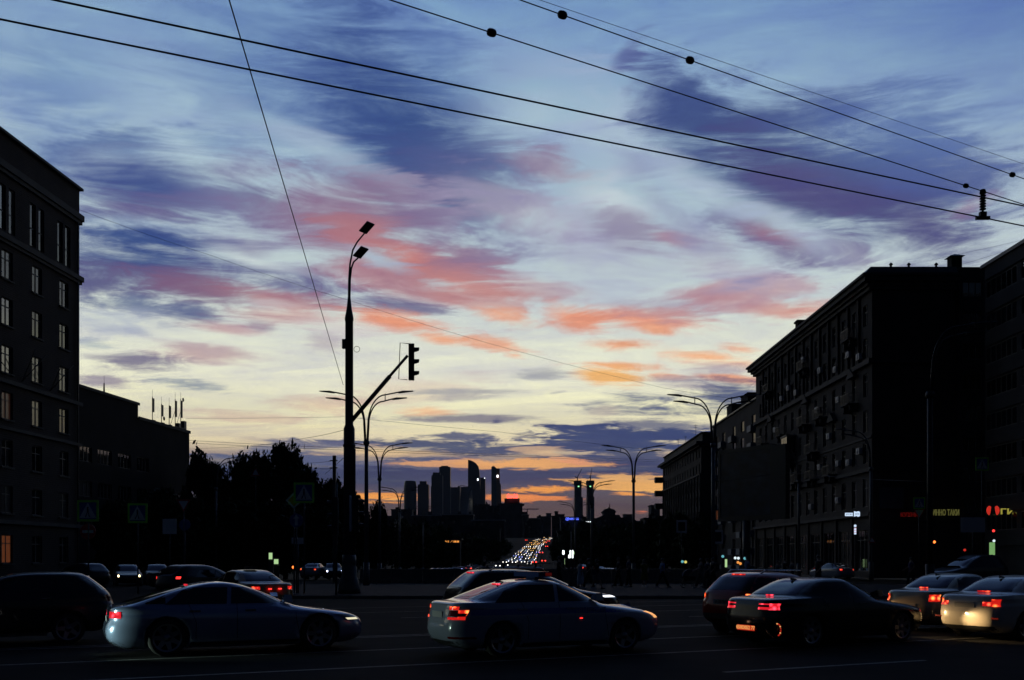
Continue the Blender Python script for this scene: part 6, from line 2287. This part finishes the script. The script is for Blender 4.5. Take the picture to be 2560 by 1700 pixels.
# row of parked cars shining faintly on the right of the cutting
for k in range(6):
    d = 150 + k * 24
    x = (1538 - k * 9 - 1280) / F * d
    t = thing("parked_car", "pale car parked in the dim row right of the avenue, number " + ("nearest", "second", "third", "fourth", "fifth", "farthest")[k] + " from the parapet", "car", (x, d, gz(d) + .02), PI / 2, "cars parked beside the cutting")
    t["label"] = "pale car in the dim parked row right of the avenue, " + ("nearest the parapet", "second from the parapet", "third from the parapet", "third from the far end", "second from the far end", "at the far end")[k]
    put("body", FB[2], t)
for k in range(9):
    d = 180 + k * 14
    x = (1090 + k * 13 - 1280) / F * d
    t = thing("parked_car", "dim pale car in the parked row left of the avenue, " + ("first", "second", "third", "fourth", "fifth", "sixth", "seventh", "eighth", "last")[k] + " from the left", "car", (x, d, gz(d) + .02), .4, "cars parked left of the avenue")
    put("body", FB[2], t)

# ================================================================== people on the refuge island
M_skin = mat("skin", (0.30, 0.19, 0.14), 0.6, var=0.05)
M_hair = mat("dark_hair", (0.02, 0.014, 0.01), 0.6, var=0.2)


def cloth(n, c):
    return mat("cloth_" + n, c, 0.9, var=0.15, scale=9, spec=0.1)


def person(px, d, label, h=1.74, rz=0.0, stride=.25, shirt=None, legs=None, skirt=None, hairlen=0.06, arms=(.15, -.15), lean=0.0, bend=(0.2, 0.2), female=False, z0=.14):
    p = pt(px, HY, d)
    t = thing("person", label, "person", (p.x, d, z0), rz)
    k = h / 1.74
    hip, sh_, neck, head = .90 * k, 1.42 * k, 1.50 * k, 1.62 * k
    sw = (.18 if female else .205) * k
    V_, R_, E_ = [], [], []

    def v(x, y, z, r, par=None):
        V_.append((x, y, z)); R_.append(r * k)
        if par is not None:
            E_.append((par, len(V_) - 1))
        return len(V_) - 1
    pel = v(0, 0, hip, .115)
    w = v(lean * .2, 0, hip + .2 * k, .10 if female else .115, pel)
    ch = v(lean * .5, 0, sh_ - .12 * k, .125, w)
    nb = v(lean * .8, 0, sh_ + .02 * k, .07, ch)
    nk = v(lean, 0, neck + .01 * k, .052, nb)
    hd = v(lean + .015, 0, head, .088, nk)
    ht = v(lean + .01, 0, head + .075 * k, .075, hd)
    hands, feet = [], []
    for s, st in ((-1, stride), (1, -stride)):
        a = v(0, s * .09 * k, hip - .06 * k, .088, pel)
        b = v(st * .5 + .02, s * .10 * k, .49 * k, .062, a)
        c = v(st, s * .10 * k, .10 * k, .042, b)
        f = v(st + .10 * k, s * .11 * k, .045 * k, .038, c)
        f2 = v(st + .19 * k, s * .115 * k, .035 * k, .028, f)
        feet.append((st, s * .105 * k))
    for s, am in ((-1, arms[0]), (1, arms[1])):
        a = v(lean * .7, s * sw, sh_ - .03 * k, .055, nb)
        b = v(lean * .5 + am * .5, s * (sw + .05), 1.14 * k, .042, a)
        be = bend[0] if s < 0 else bend[1]
        c = v(lean * .5 + am * .5 + be + am * .3, s * (sw + .05), 1.14 * k - math.sqrt(max(.01, .25 ** 2 - be * be)) * k, .030, b)
        hands.append((V_[c], (V_[c][0] - V_[b][0], V_[c][1] - V_[b][1], V_[c][2] - V_[b][2])))
    me = bpy.data.meshes.new("body")
    me.from_pydata(V_, E_, [])
    o = bpy.data.objects.new("tmp", me)
    COL.objects.link(o)
    md = o.modifiers.new("s", "SKIN")
    md.use_smooth_shade = True
    for i, r in enumerate(R_):
        me.skin_vertices[0].data[i].radius = (r, r * (1.25 if i in (0, 1, 2) else 1.0))
    me.skin_vertices[0].data[0].use_root = True
    sb = o.modifiers.new("d", "SUBSURF")
    sb.levels = 1
    dg = bpy.context.evaluated_depsgraph_get()
    bm = bmesh.new()
    bm.from_object(o, dg)
    bpy.data.objects.remove(o)
    # fingers and thumb, nose and ears
    ex = MB()
    for hp, dv in hands:
        dv = Vector(dv).normalized()
        hp = Vector(hp)
        sd = 1 if hp.y > 0 else -1
        ex.tube([tuple(hp), tuple(hp + dv * .05 * k), tuple(hp + dv * .09 * k)], [.026 * k, .036 * k, .034 * k], 8)
        for q in range(4):
            off = Vector(((q - 1.5) * .019, 0, 0)) * k
            L_ = (.062, .072, .068, .052)[q] * k
            b0 = hp + dv * .085 * k + off
            ex.tube([tuple(b0), tuple(b0 + dv * L_ * .55), tuple(b0 + dv * L_ + Vector((0, -sd * .018, 0)))], [.010 * k, .009 * k, .007 * k], 6)
        ex.tube([tuple(hp + dv * .02), tuple(hp + dv * .055 + Vector((.035, 0, 0))), tuple(hp + dv * .09 + Vector((.045, -sd * .01, 0)))], [.012 * k, .010 * k, .008 * k], 6)
    hc = Vector((lean + .015, 0, head + .02 * k))
    ex.tube([tuple(hc + Vector((.08, 0, .015))), tuple(hc + Vector((.115, 0, -.02)))], [.012, .018], 6)
    for s in (-1, 1):
        ex.lathe([(0, -.01), (.03, -.006), (.03, .006), (0, .01)], 8, tuple(hc + Vector((0, s * .088, 0))), "y")
    tm = ex.mesh("tmp", None)
    bm.from_mesh(tm)
    bm.to_mesh(tm)
    tm.name = "body"
    tm.materials.append(M_skin)
    for pl in tm.polygons:
        pl.use_smooth = True
    put("body", tm, t)
    bm.free()

    def loft(secs, n=16):
        g = MB()
        vs = []
        for (cx, cy, cz, rx, ry) in secs:
            vs += [(cx + rx * math.cos(2 * PI * i / n), cy + ry * math.sin(2 * PI * i / n), cz) for i in range(n)]
        fs = []
        for j in range(len(secs) - 1):
            for i in range(n):
                fs.append((j * n + i, j * n + (i + 1) % n, (j + 1) * n + (i + 1) % n, (j + 1) * n + i))
        g.add(vs, fs, True)
        return g
    hr = MB()
    hr.lathe([(.098 * k, -.02), (.104 * k, .03), (.09 * k, .075), (.055 * k, .11), (0, .122)], 16, (lean - .005, 0, head))
    if hairlen > .1:
        hr.lathe([(.07, -.02 - hairlen), (.10, -.08), (.10 * k, -.01)], 12, (lean - .03, 0, head))
    part("hair", hr, M_hair, t)
    if shirt:
        g = loft([(0, 0, hip - .06 * k, .145 * k, .185 * k), (lean * .2, 0, hip + .2 * k, .135 * k, .17 * k), (lean * .5, 0, sh_ - .14 * k, .15 * k, .205 * k), (lean * .7, 0, sh_ - .01 * k, .11 * k, sw + .03), (lean * .8, 0, sh_ + .05 * k, .07 * k, .08 * k)])
        for s, am in ((-1, arms[0]), (1, arms[1])):
            g.tube([(lean * .7, s * (sw - .02), sh_ - .03 * k), (lean * .6 + am * .3, s * (sw + .045), 1.24 * k)], [.082 * k, .07 * k], 10)
        part("shirt", g, shirt, t)
    if skirt:
        m_, length = skirt
        part("skirt", loft([(0, 0, hip + .10 * k, .14 * k, .165 * k), (0, 0, hip - .08 * k, .17 * k, .20 * k), (0, 0, hip - length, .24 * k, .27 * k)]), m_, t)
    if legs:
        g = MB()
        for s, st in ((-1, stride), (1, -stride)):
            g.tube([(0, s * .085 * k, hip + .06 * k), (.0, s * .095 * k, hip - .1 * k), (st * .5 + .02, s * .10 * k, .49 * k), (st, s * .10 * k, .10 * k)], [.10 * k, .11 * k, .082 * k, .068 * k], 12)
        part("trousers", g, legs, t)
    for fx, fy in feet:
        part("shoe", MB().add([(fx - .09, fy - .045, 0), (fx + .2, fy - .04, 0), (fx + .2, fy + .04, 0), (fx - .09, fy + .045, 0), (fx - .08, fy - .04, .09), (fx + .08, fy - .035, .085), (fx + .19, fy - .03, .045), (fx + .19, fy + .03, .045), (fx + .08, fy + .035, .085), (fx - .08, fy + .04, .09)],
                              [(0, 3, 2, 1), (0, 1, 6, 5, 4), (3, 9, 8, 7, 2), (4, 5, 8, 9), (5, 6, 7, 8), (1, 2, 7, 6), (0, 4, 9, 3)]), M_white if rnd.random() < .5 else M_black, t)
    return t


CW, CB, CK = cloth("white", (.36, .42, .50)), cloth("blue", (.12, .20, .38)), cloth("black", (.02, .02, .022))
CY, CN, CG = cloth("olive_yellow", (.16, .14, .03)), cloth("navy", (.03, .04, .08)), cloth("grey", (.09, .09, .10))
PP = [
    (1451, 58, dict(label="woman in a pale top and long pale skirt, leftmost of the island walkers", shirt=CW, skirt=(CW, .62), hairlen=.28, female=True, h=1.68, rz=PI, stride=.1, bend=(.16, .05))),
    (1472, 57, dict(label="person in black walking close behind the woman in pale", shirt=CK, legs=CK, rz=PI, stride=.28)),
    (1492, 56, dict(label="woman in a black top and striped grey skirt with a shoulder bag", shirt=CK, skirt=(CG, .42), hairlen=.32, female=True, h=1.70, rz=0, stride=.28)),
    (1546, 59, dict(label="dark figure rolling by on a small board", shirt=CK, legs=CK, rz=PI, stride=.18, h=1.66, z0=.24)),
    (1572, 60, dict(label="tall person in dark clothes standing in the middle of the island", shirt=CN, legs=CK, rz=PI * .9, stride=.16, h=1.84)),
    (1611, 60, dict(label="woman in a long olive-yellow top facing the road", shirt=CY, skirt=(CY, .42), hairlen=.2, female=True, h=1.66, rz=-PI / 2, stride=.08)),
    (1656, 59, dict(label="man in a light blue T-shirt and dark trousers in mid-stride", shirt=CB, legs=CK, rz=0, stride=.34, arms=(-.15, .25))),
    (1752, 58, dict(label="person in grey clothes pushing the pram", shirt=CG, legs=CG, rz=PI, stride=.25, bend=(.22, .22), arms=(.2, .2))),
    (1768, 60, dict(label="man in a navy shirt walking right behind the pram pusher", shirt=CN, legs=CK, rz=PI, stride=.2)),
    (1782, 57, dict(label="dark figure with a rucksack rightmost of the pram group", shirt=CK, legs=CK, rz=PI, stride=.3, h=1.78)),
    (1868, 63, dict(label="man in a pale blue shirt seen over the red car", shirt=CB, legs=CK, rz=PI, stride=.12, h=1.86)),
    (1944, 62, dict(label="person with fair bag seen over the black saloon's boot", shirt=CG, legs=CK, rz=0, stride=.2, h=1.6)),
    (1962, 63, dict(label="person in dark clothes beside the one with the fair bag", shirt=CK, legs=CK, rz=0, stride=.2)),
    (1980, 62, dict(label="person in a grey shirt above the black saloon's roof", shirt=CG, legs=CK, rz=0, stride=.2, h=1.68)),
    (2046, 54, dict(label="broad dark figure just left of the white saloon on the right", shirt=CK, legs=CK, rz=PI, stride=.15, h=1.92)),
    (2278, 62, dict(label="person in a dim violet top before the bare side wall", shirt=cloth("violet", (.06, .05, .10)), legs=CK, rz=PI, stride=.2, h=1.8)),
    (1398, 61, dict(label="person in dark clothes seen above the black crossover's roof", shirt=CK, legs=CK, rz=0, stride=.2, h=1.85)),
    (1212, 62, dict(label="dark figure seen over the crossover's rear roof end", shirt=CK, legs=CK, rz=0, stride=.1, h=1.86)),
]
for px, d, kw in PP:
    person(px, d, **kw)
pr = thing("pram", "dark pram with a curved hood pushed across the island", "pram", (pt(1722, HY, 58).x, 58, .14))
part("hood", MB().prism([(-.1, .72)] + [(.0 + .36 * math.cos(a), .72 + .36 * math.sin(a)) for a in [math.radians(q) for q in range(60, 185, 12)]], -.24, .24), CN, pr)
part("basket", MB().add([(-.42, -.22, .72), (.42, -.22, .66), (.42, .22, .66), (-.42, .22, .72), (-.32, -.16, .42), (.30, -.16, .42), (.30, .16, .42), (-.32, .16, .42)], [(0, 1, 2, 3), (7, 6, 5, 4), (0, 4, 5, 1), (1, 5, 6, 2), (2, 6, 7, 3), (3, 7, 4, 0)]), CK, pr)
part("frame", MB().tube([(.42, 0, .68), (.75, 0, 1.05)], .016, 6).tube([(-.3, 0, .42), (.3, 0, .16)], .016, 6).tube([(.3, 0, .42), (-.3, 0, .16)], .016, 6), M_metal, pr)
pw = fixn(MB().lathe([(.10, -.02), (.13, -.02), (.13, .02), (.10, .02), (.10, -.02)], 16, axis="y").mesh("wheel", M_tyre))
for x in (-.32, .32):
    for y in (-.2, .2):
        put("wheel", pw, pr, (x, y, .13))
sk = thing("skateboard", "small board under the rolling dark figure", "skateboard", (pt(1546, HY, 59).x, 59, .14))
part("deck", MB().box(-.42, .42, -.1, .1, .075, .098), CK, sk)
sw_ = fixn(MB().lathe([(0, -.02), (.035, -.02), (.035, .02), (0, .02)], 12, axis="y").mesh("wheel", M_white))
for x in (-.28, .28):
    for y in (-.08, .08):
        put("wheel", sw_, sk, (x, y, .036))
bg_ = thing("shoulder_bag", "dark bag hanging at the striped-skirt woman's side", "bag", (pt(1486, HY, 55.75).x, 55.72, .95))
part("pouch", MB().box(-.14, .14, -.05, .05, 0, .26), CN, bg_)
part("strap", MB().tube([(-.12, 0, .26), (0, .08, .62), (.12, 0, .26)], .012, 5), CK, bg_)
rk = solo("rucksack", MB().box(-.12, .1, -.16, .16, 0, .44).box(-.16, -.121, -.12, .12, .05, .26), CK, "dark rucksack on the back of the pram group's rightmost figure", "bag", (pt(1782, HY, 57).x + .26, 57, 1.13))

# ================================================================== evening haze
hz = MB().box(-3400, 3400, -55, 6400, -4, 520)
ho = put("haze", hz.mesh("haze", None), None, kind="stuff")
hm = bpy.data.materials.new("haze")
hm.use_nodes = True
hn = hm.node_tree
hn.nodes.clear()
hv = hn.nodes.new("ShaderNodeVolumePrincipled")
hv.inputs["Color"].default_value = (0.72, 0.80, 0.95, 1)
hv.inputs["Density"].default_value = 0.000028
hout = hn.nodes.new("ShaderNodeOutputMaterial")
hn.links.new(hv.outputs[0], hout.inputs["Volume"])
ho.data.materials.append(hm)
